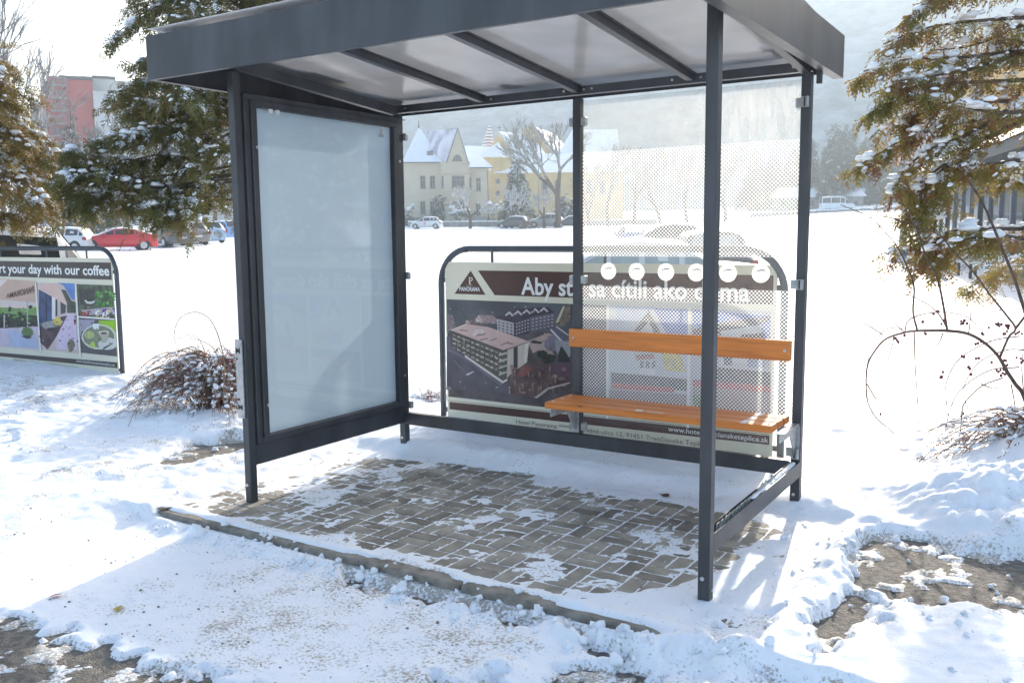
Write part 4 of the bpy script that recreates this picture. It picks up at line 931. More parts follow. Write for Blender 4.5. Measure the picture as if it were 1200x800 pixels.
def thuja(name, label, base, H, boughs, m_, seed, dens=34, ssc=1.0, snow=.5, group=None, trunk_r=.13, lean=(0, 0), width=.32, sdust=.12, hang=.9):
    """boughs: list of point lists (world).  Sprays hang off side twigs all along each bough."""
    rs = np.random.RandomState(seed); e = empty(name, label, 'tree', tuple(base), 0, group); off = Vector(base)
    def u(o): o.parent = e; o.matrix_parent_inverse = Matrix.Translation(-off); return o
    b = MB(); b.tube([(base[0]+lean[0]*t, base[1]+lean[1]*t, base[2]-.2+(H+.2)*t) for t in np.linspace(0, 1, 12)], [trunk_r*(1-t)**.7+.012 for t in np.linspace(0, 1, 12)], 10)
    u(b.build('trunk', M['bark'])); b = MB(); P, Dr, S_, LP, LS, LD = [], [], [], [], [], []
    for pts in boughs:
        c_ = catmull(pts, 10); Ln = np.linalg.norm(np.diff(c_, axis=0), axis=1).sum(); b.tube(c_, [max(.005, .02*(1-i/len(c_))*min(1, Ln)) for i in range(len(c_))], 5)
        n = int(dens*Ln)
        for _ in range(n):
            t = rs.uniform(.05, 1)**.85; i = min(len(c_)-2, int(t*(len(c_)-1))); d = c_[i+1]-c_[i]; d = d/np.linalg.norm(d)
            o = c_[i]+(c_[i+1]-c_[i])*rs.rand(); side = np.cross(d, [0, 0, 1.]); side /= np.linalg.norm(side)+1e-9
            sd_ = rs.choice([-1, 1]); wv = abs(rs.normal(0, width))*(1-.55*t)*(1 if t > .2 else .6)
            q = o+side*sd_*wv*.8+d*wv*.45+np.array([0, 0, -wv*rs.uniform(0, .55)])
            dd = d*rs.uniform(.2, 1)+side*sd_*rs.uniform(.1, .9)+np.array([0, 0, -hang*rs.uniform(.1, 1.1)])
            P.append(q); Dr.append(dd); S_.append(ssc*rs.uniform(.65, 1.35))
            if rs.rand() < .10*snow: LP.append(q+np.array([0, 0, .015])+dd*.04); LS.append(rs.uniform(.012, .034)*ssc); LD.append(dd)
        k = int(Ln*17*snow)
        for _ in range(k):
            t = rs.uniform(.2, 1); i = min(len(c_)-2, int(t*(len(c_)-1))); d = c_[i+1]-c_[i]
            side = np.cross(d/np.linalg.norm(d), [0, 0, 1.]); LP.append(c_[i]+side*rs.normal(0, .085)+np.array([0, 0, rs.normal(.01, .02)])); LS.append(min(.045, rs.gamma(2.2, .011)*max(ssc, .85)+.008)); LD.append(d)
    u(b.build('branches', M['bark'])); P = np.array(P); Dr = np.array(Dr); S_ = np.array(S_)
    u(foliage('foliage', P, Dr, S_, m_, None, rs))
    k = rs.rand(len(P)) < sdust
    if k.any(): u(foliage('snow_dusting', P[k]+np.array([0, 0, .014]), Dr[k]*np.array([1, 1, .6]), S_[k]*.75, M['snow'], None, rs, roll=.3))
    if LP: u(lumps('snow', LP, LS, None, rs, Dr=LD))
    return e
def ring_boughs(cx, cy, z0, z1, r0, r1, n, rs, up=.15, droop=.3, rf=None, tr=lambda z: (0, 0)):
    out = []
    for i in range(n):
        t = (i+rs.rand())/n; z = z0+(z1-z0)*t; a = i*2.399+rs.uniform(-.3, .3); r = (r0+(r1-r0)*t**1.15)*rs.uniform(.72, 1.12)
        if rf: r *= rf(a, z)
        dx, dy = math.cos(a), math.sin(a)
        out.append([(cx+dx*.05, cy+dy*.05, z-.1*r), (cx+dx*r*.35, cy+dy*r*.35, z+up*r*.5), (cx+dx*r*.7, cy+dy*r*.7, z+up*r*.45-.08*r), (cx+dx*r, cy+dy*r, z-droop*r*rs.uniform(.3, 1.2)+up*r*.3)])
    return out
rs = np.random.RandomState(21)
# tall thuja left of, and partly behind, the poster case
c0 = atd(302, 283, 10.6); cx, cy = c0[0], c0[1]
rgt = np.array([_r[0], _r[1]])
def rf_left(a, z):
    s = math.cos(a)*rgt[0]+math.sin(a)*rgt[1]
    return .72 if s > .3 else 1.12
bl = ring_boughs(cx, cy, 2.7, 7.2, 1.38, .25, 112, rs, rf=rf_left)
def bough_px(pts): return [tuple(atd(a, b_, d)) for a, b_, d in pts]
bl += [bough_px([(300, 210, 10.6), (205, 218, 10.2), (150, 216, 9.9), (108, 226, 9.7), (92, 238, 9.6)]), bough_px([(270, 225, 10.6), (220, 230, 10.0), (185, 236, 9.8), (150, 240, 9.7)]),
       bough_px([(300, 170, 10.5), (200, 188, 10.2), (120, 184, 9.9), (80, 176, 9.8)]), bough_px([(300, 190, 10.5), (200, 205, 10.2), (140, 205, 9.9), (84, 186, 9.8)]), bough_px([(300, 130, 10.5), (235, 108, 10.2), (190, 98, 9.9), (162, 92, 9.8)]),
       bough_px([(300, 150, 10.5), (225, 140, 10.2), (190, 130, 10), (164, 118, 9.9)]), bough_px([(300, 205, 10.5), (225, 220, 9.8), (208, 238, 9.7), (198, 256, 9.6)]),
       bough_px([(300, 200, 10.5), (180, 220, 9.8), (130, 205, 9.7), (70, 205, 9.6)]), bough_px([(300, 220, 10.5), (190, 232, 9.8), (130, 230, 9.7), (80, 222, 9.6)])]
bl += [bough_px(a) for a in ([(300, 150, 10.6), (240, 158, 10.3), (170, 156, 10), (112, 164, 9.9)], [(300, 160, 10.6), (230, 176, 10.2), (170, 184, 10), (130, 196, 9.9)], [(300, 118, 10.6), (250, 130, 10.2), (195, 146, 10), (140, 158, 9.9)], [(300, 232, 10.6), (245, 236, 10.2), (215, 240, 10), (186, 246, 9.9)], [(300, 190, 10.8), (250, 205, 10.6), (215, 212, 10.5), (180, 226, 10.4)], [(300, 110, 10.6), (260, 108, 10.3), (225, 116, 10.1), (190, 122, 10)], [(300, 140, 10.3), (262, 160, 9.8), (240, 178, 9.7), (222, 196, 9.6)])]
thuja('conifer', 'tall olive green conifer dusted with snow, growing left of the glass poster case', (cx, cy, Gz(cx, cy)), 7.6, bl, M['thuja'], 5, dens=140, ssc=.66, snow=.8, sdust=.13)
# yellower thuja at the left edge
c1 = atd(-18, 283, 12.2); cx, cy = c1[0], c1[1]
bl = ring_boughs(cx, cy, 1.98, 3.55, 1.12, .32, 56, np.random.RandomState(4), up=.35, droop=.25)
bl += [bough_px([(-10, 262, 12.2), (30, 240, 11.6), (62, 238, 11.3)]), bough_px([(-10, 262, 12.2), (20, 248, 11.6), (42, 256, 11.3)]), bough_px([(-10, 120, 12.2), (10, 110, 12), (22, 103, 11.9)]), bough_px([(-10, 262, 12.2), (-5, 250, 11.8), (8, 258, 11.5)])]
thuja('conifer', 'yellow green conifer with snow clumps at the left edge, above the white car', (cx, cy, Gz(cx, cy)), 3.75, bl, M['thujay'], 6, dens=110, ssc=.66, snow=.9, sdust=.13)
# small snowy conifers between them, farther off
for (px, d, H, lab) in ((92, 78, 10.5, 'far grey green conifer between the two near conifers at the left'), (122, 84, 9.5, 'far small snowy conifer just left of the olive green conifer')):
    c2 = atd(px, 280, d); cx, cy = c2[0], c2[1]
    bl = ring_boughs(cx, cy, 1.6, H, 2.6, .15, 60, np.random.RandomState(int(px)), up=.3)
    thuja('conifer', lab, (cx, cy, Gz(cx, cy)), H+.2, bl, M['spruce'], int(d), dens=13, ssc=3.2, snow=.3, sdust=.35, width=.5)
# thuja at the right edge, boughs reaching in from beyond the frame
T0 = atd(1262, 300, 7.6); cx, cy = T0[0], T0[1]
bb_ = [
 [(1262, 60, 7.6), (1200, 60, 7.3), (1120, 68, 7.0), (1060, 70, 6.9), (1012, 84, 6.8)],
 [(1262, 20, 7.6), (1180, 22, 7.2), (1090, 32, 7.0), (1035, 52, 6.9)],
 [(1262, -30, 7.6), (1180, -20, 7.2), (1110, -8, 7.0), (1060, 22, 6.9)],
 [(1262, -60, 7.6), (1190, -60, 7.2), (1130, -40, 7.0), (1090, -10, 6.9)],
 [(1262, 90, 7.6), (1180, 95, 7.3), (1110, 98, 7.0), (1055, 104, 6.9), (1024, 130, 6.8)],
 [(1262, 110, 7.6), (1190, 118, 7.2), (1120, 120, 7.1), (1072, 128, 7.0), (1050, 150, 6.9)],
 [(1262, 120, 7.6), (1190, 132, 6.9), (1130, 126, 6.7), (1080, 110, 6.6)],
 [(1262, 150, 7.6), (1180, 140, 7.3), (1120, 145, 7.0), (1070, 158, 6.9), (1030, 180, 6.8), (1006, 194, 6.7)],
 [(1180, 130, 7.0), (1130, 160, 6.9), (1090, 175, 6.8), (1060, 200, 6.8), (1048, 228, 6.7)],
 [(1200, 140, 7.2), (1150, 165, 7.0), (1110, 190, 6.9), (1080, 215, 6.8), (1072, 240, 6.8)],
 [(1262, 180, 7.5), (1200, 188, 7.0), (1160, 192, 6.9), (1125, 196, 6.8)],
 [(1262, 190, 7.6), (1200, 200, 7.4), (1180, 212, 7.2)],
 [(1150, 175, 7.0), (1110, 195, 6.9), (1085, 225, 6.8), (1072, 265, 6.8), (1066, 295, 6.7)],
 [(1130, 180, 6.9), (1105, 215, 6.9), (1098, 250, 6.8), (1092, 285, 6.8), (1086, 318, 6.7)],
 [(1262, 262, 7.4), (1200, 268, 6.9), (1150, 268, 6.7), (1110, 272, 6.6), (1088, 292, 6.6)],
 [(1262, 290, 7.4), (1200, 280, 6.8), (1160, 276, 6.6), (1120, 284, 6.5), (1100, 300, 6.5)],
 [(1262, 120, 7.6), (1220, 60, 7.4), (1160, 40, 7.2)], [(1262, 0, 7.6), (1150, 50, 7.4), (1090, 60, 7.3)],
 [(1262, 40, 7.6), (1160, 75, 7.1), (1100, 88, 6.8), (1045, 96, 6.7)], [(1110, 196, 6.9), (1085, 236, 6.9), (1062, 252, 6.8)]]
bb_ = [bough_px(a) for a in bb_]
bb_ += [b_ for b_ in ring_boughs(cx, cy, 1.0, 6.0, 1.7, .3, 44, np.random.RandomState(8)) if (b_[-1][0]-cx)*rgt[0]+(b_[-1][1]-cy)*rgt[1] > -.35]
thuja('conifer', 'golden green conifer with snow laden boughs reaching in at the right edge', (cx, cy, Gz(cx, cy)), 6.2, bb_, M['thujar'], 9, dens=92, ssc=.60, snow=1.15, sdust=.06, width=.20, hang=1.0)

# ---- rose shrub at the right
def rose():
    d0 = 6.3
    def zc(pts, ox, oy, sc, dd=0): return [atd(ox+a/sc, oy+b_/sc, d0+dd+.25*math.sin(a*.011)) for a, b_ in pts]
    base = atd(1215, 560, 6.2); e = empty('rose_shrub', 'bare arching rose shrub with dark red hips in front of the snow field', 'shrub', (base[0], base[1], .05)); off = Vector(e.location)
    def u(o): o.parent = e; o.matrix_parent_inverse = Matrix.Translation(-off); return o
    stems = []
    A_ = lambda pts, r0, r1, dd=0: stems.append((catmull(zc(pts, 1000, 290, 4, dd), 7), r0, r1))
    B_ = lambda pts, r0, r1, dd=0: stems.append((catmull([atd(a, b_, d0+dd) for a, b_ in pts], 8), r0, r1))
    A_([(860, 1080), (850, 900), (800, 700), (760, 640), (720, 580), (680, 510), (620, 450), (540, 405), (440, 390), (300, 390), (240, 398), (150, 430), (90, 500), (65, 560), (60, 650), (70, 730), (110, 800), (180, 860), (225, 920)], .011, .0018)
    B_([(1075, 387), (1070, 365), (1071, 335), (1062, 310), (1052, 290), (1040, 275), (1020, 255), (1000, 246), (985, 240)], .0052, .0016)
    B_([(1110, 387), (1105, 355), (1098, 325), (1085, 300), (1075, 270), (1064, 250), (1055, 232)], .006, .002)
    B_([(1172, 418), (1182, 395), (1190, 385), (1180, 370), (1160, 345), (1140, 318), (1115, 292), (1100, 275), (1065, 262), (1035, 254), (1008, 257)], .006, .0018)
    B_([(1215, 410), (1200, 362), (1190, 330), (1178, 300), (1165, 268), (1150, 235), (1135, 212)], .0085, .005)
    B_([(1190, 385), (1203, 368), (1215, 350)], .006, .004)
    A_([(540, 405), (548, 340), (550, 285)], .003, .0012)
    for pts in ([(445, 388), (390, 300), (300, 240), (200, 210), (130, 240), (95, 330), (65, 440)], [(240, 398), (260, 340), (340, 310), (450, 305), (540, 330), (600, 390), (690, 500)], [(140, 410), (60, 360), (0, 345), (-40, 350)],
                [(285, 395), (290, 560), (300, 700), (305, 860)], [(190, 415), (180, 470), (140, 600), (115, 700)], [(780, 415), (640, 440), (500, 520), (440, 620), (435, 700), (445, 800)], [(700, 610), (600, 650), (520, 730), (490, 800), (330, 810), (200, 870)],
                [(780, 560), (640, 575), (520, 650), (460, 740), (430, 860)], [(800, 480), (720, 480), (600, 530), (530, 620), (520, 700), (550, 780)], [(740, 640), (760, 760), (770, 900)], [(240, 398), (200, 360), (165, 330)], [(230, 380), (150, 385), (90, 470), (65, 540)],
                [(510, 760), (500, 880), (480, 1000), (470, 1080)], [(800, 700), (790, 560), (800, 440)], [(420, 400), (400, 450), (370, 480)], [(600, 640), (660, 660), (700, 640)], [(65, 640), (100, 700), (115, 715)], [(860, 800), (790, 880), (760, 1000)]):
        A_(pts, .0034, .0011, rnd.uniform(-.1, .15))
    b = MB(); th = MB()
    for c_, r0, r1 in stems:
        k = len(c_); b.tube(c_, [1.35*(r0+(r1-r0)*(i/(k-1)))+.0004 for i in range(k)], 6)
        for i in range(2, k-1, 2):
            if rnd.random() < .8:
                v = np.array([rnd.uniform(-1, 1), rnd.uniform(-1, 1), rnd.uniform(-.3, 1)]); v /= np.linalg.norm(v); th.tube([c_[i], c_[i]+v*rnd.uniform(.008, .03)], [.0016, .0004], 3)
    u(b.build('stems', M['twig'])); u(th.build('thorns', M['twig']))
    hips = [(505, 345), (515, 355), (520, 342), (505, 358), (533, 356), (390, 300), (398, 299), (376, 310), (425, 342), (413, 358), (325, 348), (335, 402), (340, 405), (240, 412), (197, 425), (205, 435), (211, 443), (602, 402), (607, 407), (635, 375), (668, 358), (676, 362), (684, 368), (694, 360), (680, 356), (716, 364), (722, 372), (728, 366), (705, 404), (712, 404), (720, 392), (726, 378), (585, 448), (573, 452), (600, 440), (508, 508), (518, 512), (575, 520), (588, 518), (540, 560), (546, 568), (552, 594), (648, 538), (672, 576), (680, 582), (690, 574), (700, 588), (710, 594), (715, 560), (722, 550), (708, 528), (716, 530), (765, 516), (784, 520), (788, 538), (796, 530), (420, 583), (414, 606), (410, 608), (127, 780), (515, 778), (770, 400), (778, 394), (790, 404), (760, 405), (692, 600), (704, 572)]
    for (a, b_) in hips:
        p_ = atd(1000+a/4, 290+b_/4, d0+.25*math.sin(a*.011)); q = MB(); s_ = rnd.uniform(.0075, .0105); q.ball((0, 0, 0), s_, 7, 5, (1, 1, 1.15)); q.tube([(0, 0, s_), (rnd.uniform(-.004, .004), 0, s_+.012)], [.0012, .0008], 3)
        o = q.build('rosehip', M['berry'], e); o.location = Vector(p_)-off
rose()

M['tan'] = mat('tan_twigs', (.22, .15, .11), .8, 0, .3, 20)
# ---- low cotoneasters (arching twigs with small leaves, partly snowed under)
def lowshrub(label, cx, cy, rx, ry, h, n, seed, bias=(0, 0), leaves=16, long_=()):
    rs = np.random.RandomState(seed); z0 = Gz(cx, cy)+.02; e = empty('low_shrub', label, 'shrub', (cx, cy, z0)); P, Dr, S_, LP, LS, LD = [], [], [], [], [], []; b = MB()
    for i in range(n):
        a = rs.uniform(0, 6.28); r = rs.uniform(.45, 1.05); ex = math.cos(a)*rx*r+bias[0]*rs.rand(); ey = math.sin(a)*ry*r+bias[1]*rs.rand()
        sx_, sy_ = rs.normal(0, .12)*rx, rs.normal(0, .12)*ry; hh = h*rs.uniform(.45, 1.05)
        c_ = catmull([(sx_, sy_, -.03), (sx_+ex*.22, sy_+ey*.22, hh*.8), (sx_+ex*.6, sy_+ey*.6, hh*.72), (sx_+ex, sy_+ey, .03+hh*rs.uniform(0, .25))], 6); b.tube(c_, [.0045*(1-i_/len(c_))+.0012 for i_ in range(len(c_))], 4)
        for _ in range(leaves):
            k = rs.randint(4, len(c_)-1); d = c_[k]-c_[k-1]; P.append(c_[k]+rs.normal(0, .008, 3)); Dr.append(d/np.linalg.norm(d)+rs.normal(0, .55, 3)); S_.append(rs.uniform(.5, 1.1))
        for _ in range(5):
            k = rs.randint(5, len(c_)-1); d = c_[k]-c_[k-1]; LP.append(c_[k]+np.array([0, 0, -.005])+rs.normal(0, .01, 3)); LS.append(rs.uniform(.008, .022)); LD.append(d)
    for pts in long_:
        c_ = catmull(pts, 10)-np.array([cx, cy, z0]); b.tube(c_, [.0032*(1-.6*i_/len(c_)) for i_ in range(len(c_))], 4)
    tw = b.build('twigs', M['tan'], e); tp_ = []
    for _ in range(6):
        q = []
        for k in range(5):
            o_ = np.array([k*.012, 0, 0]); a = rs.uniform(.4, 1.1)*(1 if k % 2 else -1); d = np.array([math.cos(a), math.sin(a), rs.uniform(-.3, .5)]); s = np.array([-d[1], d[0], .2]); l = rs.uniform(.012, .02); q.append([o_, o_+d*l*.5+s*l*.32, o_+d*l, o_+d*l*.5-s*l*.32])
        tp_.append(np.array(q))
    foliage('leaves', P, Dr, S_, M['cot'], e, rs, tp_, .8); lumps('snow', LP, LS, e, rs, Dr=LD, el=2.2)
    return e
lw = lambda *a: [tuple(atd(px, py, d)) for px, py, d in a]
g1 = onz(238, 492)
lowshrub('reddish brown low shrub spilling over the snow left of the poster case', g1[0]+.1, g1[1]+.1, .85, .42, .60, 210, 31, (-.40, -.15), 18,
   [lw((262, 470, 4.9), (262, 420, 5), (250, 380, 5), (232, 366, 5), (212, 372, 5), (204, 392, 5), (210, 412, 5)), lw((250, 455, 5), (236, 402, 5.1), (220, 392, 5.1), (205, 390, 5.1)), lw((262, 440, 5), (250, 408, 5), (225, 396, 5), (208, 396, 5)), lw((200, 480, 5), (172, 470, 4.9), (160, 478, 4.9), (150, 500, 4.8))])
g2 = onz(1185, 560)
lowshrub('snowed under low shrub at the foot of the bare rose', g2[0]+.20, g2[1]+.05, .66, .42, .46, 130, 33, (-.2, -.15), 13)
g3 = onz(500, 478)
lowshrub('small sprig of shrub poking through snow behind the poster case', g3[0], g3[1]+.1, .22, .22, .12, 14, 35, (0, 0), 10)

# ---- bare trees (recursive branching)
def bare_tree(label, base, H, seed, m_=None, trunk=.25, spread=.55, depth=6, group=None, name='bare_tree', first=.3, twig=1.0, snowm=None, lean=0):
    rs = np.random.RandomState(seed); e = empty(name, label, 'tree', tuple(base), 0, group); b = MB(); cr = MB()
    def grow(p_, d, L_, r, k):
        bb = b if k >= depth-1 else cr; n = 3; pts = [p_]; q = p_.copy(); dd = d.copy()
        for _ in range(n):
            dd = dd+rs.normal(0, .10, 3)+np.array([0, 0, .05]); dd /= np.linalg.norm(dd); q = q+dd*L_/n; pts.append(q.copy())
        bb.tube(pts, [r*(1-.28*i_/n) for i_ in range(n+1)], 7 if k >= depth-1 else (4 if k > 1 else 3), caps=False)
        if k == 0: return
        m2 = 3 if k > 1 else 4
        for i_ in range(m2):
            ax = rs.normal(0, 1, 3); ax -= dd*ax.dot(dd); ax /= np.linalg.norm(ax); a = spread*rs.uniform(.5, 1.35) if i_ else spread*.35*rs.rand()
            nd = dd*math.cos(a)+ax*math.sin(a); st_ = pts[-1] if i_ < 2 else pts[-2]+(pts[-1]-pts[-2])*rs.rand()
            grow(st_, nd, L_*rs.uniform(.62, .86), r*rs.uniform(.5, .68) if i_ else r*.7, k-1)
    grow(np.array([0, 0, -.3]), np.array([lean, 0, 1.]), H*first+.3, trunk, depth)
    b.build('trunk', M['bark'], e); cr.build('crown', m_ or M['frost'], e); return e
#@@FARPLANTS
# ================================================================== CARS
PROF = {   # stations: x, belt half width, belt z, roof z (None: no cabin), roof half width
 'hatch': dict(L=3.9, st=[(-1.95,.70,.62,None,0),(-1.9,.80,.86,None,0),(-1.72,.82,.95,1.02,.62),(-1.45,.83,.96,1.42,.56),(-.6,.84,.95,1.49,.58),(.25,.84,.93,1.45,.57),(1.0,.83,.90,.98,.66),(1.6,.79,.78,None,0),(1.9,.66,.62,None,0),(1.95,.55,.5,None,0)]),
 'sedan': dict(L=4.5, st=[(-2.25,.68,.62,None,0),(-2.2,.80,.88,None,0),(-1.6,.84,.95,None,0),(-1.35,.84,.96,1.02,.66),(-.75,.86,.95,1.38,.56),(-.1,.86,.94,1.43,.57),(.45,.86,.93,1.38,.56),(1.15,.85,.92,.97,.68),(1.8,.80,.80,None,0),(2.15,.70,.66,None,0),(2.25,.56,.5,None,0)]),
 'coupe': dict(L=4.2, st=[(-2.1,.68,.62,None,0),(-2.05,.80,.86,None,0),(-1.75,.83,.92,.96,.64),(-.9,.85,.92,1.24,.55),(-.35,.85,.91,1.29,.56),(.15,.85,.90,1.26,.55),(.95,.84,.87,.92,.68),(1.65,.79,.76,None,0),(2.0,.69,.62,None,0),(2.1,.55,.48,None,0)]),
 'van': dict(L=5.2, st=[(-2.6,.86,.95,None,0),(-2.58,.93,1.1,1.2,.9),(-2.5,.94,1.15,2.2,.80),(-1.2,.95,1.15,2.28,.82),(.2,.95,1.15,2.26,.82),(.95,.95,1.12,2.15,.80),(1.75,.94,1.12,1.2,.86),(2.3,.90,1.0,None,0),(2.55,.80,.75,None,0),(2.6,.62,.6,None,0)]),
}
PAINT = {}
def paint(c):
    if c not in PAINT: PAINT[c] = mat('car_paint', tuple((v/255)**2.2 for v in c), .3, .1, .04, 2, spec=.6, coat=.6)
    return PAINT[c]
M['tail'] = mat('tail_lamp', (.35, .02, .02), .25); M['head'] = mat('head_lamp', (.5, .52, .55), .12, .5); M['plate'] = mat('number_plate', (.7, .7, .68), .5)
M['glasspale'] = mat('frosted_sky_pale_glass', (.30, .36, .35), .15, 0, .15, 2, spec=.8)  # some frost, and reflected sky put into the base colour
def car(label, loc, heading, c, kind='hatch', snow=0, sc=1.0, gm='glassdark', group='parked cars around the snow field', detail=1, name='parked_car', z=None):
    """heading: direction of the bonnet, radians from +X"""
    e = empty(name, label, 'van' if kind == 'van' else 'car', (loc[0], loc[1], loc[2] if z is None else z), heading, group); e.scale = (sc, sc, sc)
    S = PROF[kind]['st']; b = MB(); g = MB(); sn = MB(); rings = []
    for (x, hw, zb, zr, rw) in S:
        lo = .22; t = [(x, -hw*.86, lo), (x, -hw, lo+.16), (x, -hw*1.01, (lo+zb)*.5+.05), (x, -hw*.97, zb)]
        if zr is None: top = [(x, -hw*.80, zb+.05), (x, -hw*.4, zb+.075), (x, 0, zb+.085)]
        else: top = [(x, -rw-.05*(zr > zb+.2), zr-.04), (x, -rw*.75, zr), (x, 0, zr+.015)]
        half = t+top; rings.append(half+[(p[0], -p[1], p[2]) for p in half[-2::-1]])
    n = len(rings[0]); V = [p for r_ in rings for p in r_]
    Fs = [(i*n+j, (i+1)*n+j, (i+1)*n+j+1, i*n+j+1) for i in range(len(rings)-1) for j in range(n-1)]+[(i*n+n-1, (i+1)*n+n-1, (i+1)*n, i*n) for i in range(len(rings)-1)]
    Fs += [tuple(range(n)), tuple((len(rings)-1)*n+j for j in range(n))[::-1]]
    b.add(V, Fs, 0, True); body = b.build('body', paint(c), e)
    md = body.modifiers.new('soft', 'BEVEL'); md.width = .02; md.segments = 1; md.limit_method = 'ANGLE'
    def lerp(p_, q_, t_): return tuple(p_[i]+(q_[i]-p_[i])*t_ for i in range(3))
    # glass: side panes, windscreen and rear screen, 6 mm proud
    cab = [i for i, s_ in enumerate(S) if s_[3] is not None]
    for sgn in (1, -1):
        for a_, b_ in zip(cab[:-1], cab[1:]):
            r0, r1 = rings[a_], rings[b_]; f = lambda p_: (p_[0], p_[1]*sgn*-1 if sgn == 1 else p_[1], p_[2])
            q = [r0[3], r1[3], r1[4], r0[4]]; hgt = max(S[a_][3]-S[a_][2], S[b_][3]-S[b_][2])
            if hgt < .2: continue
            A0, A1 = lerp(q[0], q[3], .10), lerp(q[1], q[2], .10); B0, B1 = lerp(q[0], q[3], .86), lerp(q[1], q[2], .86)
            ix = .05/abs(q[1][0]-q[0][0]); A0, A1 = lerp(A0, A1, ix), lerp(A0, A1, 1-ix); B0, B1 = lerp(B0, B1, ix), lerp(B0, B1, 1-ix)
            pts = [(p_[0], (p_[1]-.012)*(1 if sgn == -1 else -1), p_[2]) for p_ in (A0, A1, B1, B0)]
            w_ = MB(); w_.poly(pts if sgn == -1 else pts[::-1]); w_.build('window', M[gm], e)
    for a_, b_, dx in ((cab[0], cab[1], -.012), (cab[-1], cab[-2], .012)):
        if kind == 'sedan' or kind == 'coupe' or kind == 'hatch' or kind == 'van':
            lo_, hi_ = rings[a_], rings[b_]; wl, wh = abs(lo_[4][1])*.92, abs(hi_[5][1])*1.05
            pts = [(lo_[4][0]+(hi_[4][0]-lo_[4][0])*.06+dx, -wl, lo_[4][2]+.03), (lo_[4][0]+(hi_[4][0]-lo_[4][0])*.06+dx, wl, lo_[4][2]+.03), (hi_[5][0]+(lo_[5][0]-hi_[5][0])*.06+dx, wh, hi_[5][2]-.015), (hi_[5][0]+(lo_[5][0]-hi_[5][0])*.06+dx, -wh, hi_[5][2]-.015)]
            w_ = MB(); w_.poly([(p_[0], p_[1], p_[2]+.022) for p_ in (pts if dx > 0 else pts[::-1])]); w_.build('windscreen' if dx > 0 else 'rear_window', M[gm], e)
    L_ = PROF[kind]['L']/2; wr = .31 if kind != 'van' else .34
    for wx in (-L_*.63, L_*.66):
        for sy in (-1, 1):
            yy = sy*(.80 if kind != 'van' else .88); w_ = MB(); pr = [(0, wr*.55), (.02, wr*.97), (.05, wr), (.15, wr), (.19, wr*.95), (.2, wr*.6)]; k = 18; vs = []
            for (o_, rr_) in pr:
                for j in range(k): vs.append((rr_*math.cos(2*math.pi*j/k), -sy*o_, rr_*math.sin(2*math.pi*j/k)))
            fs = [(i*k+j, i*k+(j+1) % k, (i+1)*k+(j+1) % k, (i+1)*k+j) for i in range(len(pr)-1) for j in range(k)]
            w_.add(vs, fs, 0, True); wo_ = w_.build('wheel', M['tyre'], e); wo_.location = (wx, yy+sy*.05, wr)
            r_ = MB(); r_.disc((0, 0, 0), wr*.62, 'y', 18, .01)
            for j in range(5):
                a = 2*math.pi*j/5; r_.box(-.028, .028, -.014, -.008, 0, wr*.58); m0 = r_.v[-8:]; r_.v[-8:] = [(x_*math.cos(a)+z_*math.sin(a), y_, -x_*math.sin(a)+z_*math.cos(a)) for x_, y_, z_ in m0]
            ro = r_.build('rim', M['rim'], wo_); ro.location = (0, sy*.0, 0); ro.rotation_euler = (0, 0, 0 if sy < 0 else math.pi)
            a_ = MB(); pts = [(wx+(wr+.05)*math.cos(t_), yy+sy*.042, wr+(wr+.05)*math.sin(t_)) for t_ in np.linspace(-.1, math.pi+.1, 14)]
            a_.poly(pts if sy < 0 else pts[::-1]); a_.build('wheel_arch', M['black'], e)
    hz = .68 if kind != 'van' else .85
    for sy in (-1, 1):
        q = MB(); q.box(-L_-.005, -L_+.22, sy*.80-.06 if sy > 0 else -.86, .86 if sy > 0 else -.74, hz+.02, hz+.2, 0, .02); q.build('tail_lamp', M['tail'], e)
        q = MB(); q.box(L_-.30, L_-.02, .42 if sy > 0 else -.70, .70 if sy > 0 else -.42, hz-.12, hz+.02, 0, .03); q.build('headlight', M['head'], e)
        q = MB(); xm_ = S[cab[-1]][0]-.25; q.box(xm_-.07, xm_+.07, .86 if sy > 0 else -1.0, 1.0 if sy > 0 else -.86, S[cab[-1]][2], S[cab[-1]][2]+.13, 0, .03); q.build('mirror', paint(c), e)
    q = MB(); q.box(-L_-.03, -L_-.005, -.25, .25, .52, .63); q.build('number_plate', M['plate'], e); q = MB(); q.box(L_-.01, L_+.015, -.25, .25, .38, .49); q.build('number_plate', M['plate'], e)
    for x_ in (-L_-.02, L_-.10): q = MB(); q.box(x_, x_+.12, -.76, .76, .26, .40, 0, .03); q.build('bumper', M['black'] if detail > 1 else paint(c), e)
    if snow:
        xs_ = np.linspace(S[0][0]+.05, S[-1][0]-.08, 44); ys_ = np.linspace(-1, 1, 15); top = []
        sx = [s_[0] for s_ in S]; zt = [(s_[3] if s_[3] else s_[2]+.06) for s_ in S]; wt = [(s_[4]*1.06 if s_[3] else s_[1]*.86) for s_ in S]
        VV = []; o_ = rnd.uniform(0, 50)
        for x_ in xs_:
            z_ = np.interp(x_, sx, zt); ww = np.interp(x_, sx, wt)
            for y_ in ys_:
                h_ = snow*(1-abs(y_)**6)*(.85+.5*float(fbm(np.array([x_*1.5+o_]), np.array([y_*1.5]), 3, 3)[0])); VV.append((x_, y_*ww, z_-.035*y_*y_+h_+.005))
        Fs_ = [tuple(f) for f in grid_faces(15, 44)]
        keep = []
        for f in Fs_:
            xm_ = np.mean([VV[i][0] for i in f]); sl_ = abs(np.interp(xm_+.1, sx, zt)-np.interp(xm_-.1, sx, zt))/.2
            if sl_ < .62 or snow > .07: keep.append(f[::-1])
        s_ = MB(); s_.add(VV, keep, 0, True); so_ = s_.build('snow_cap', M['snow'], e)
    return e
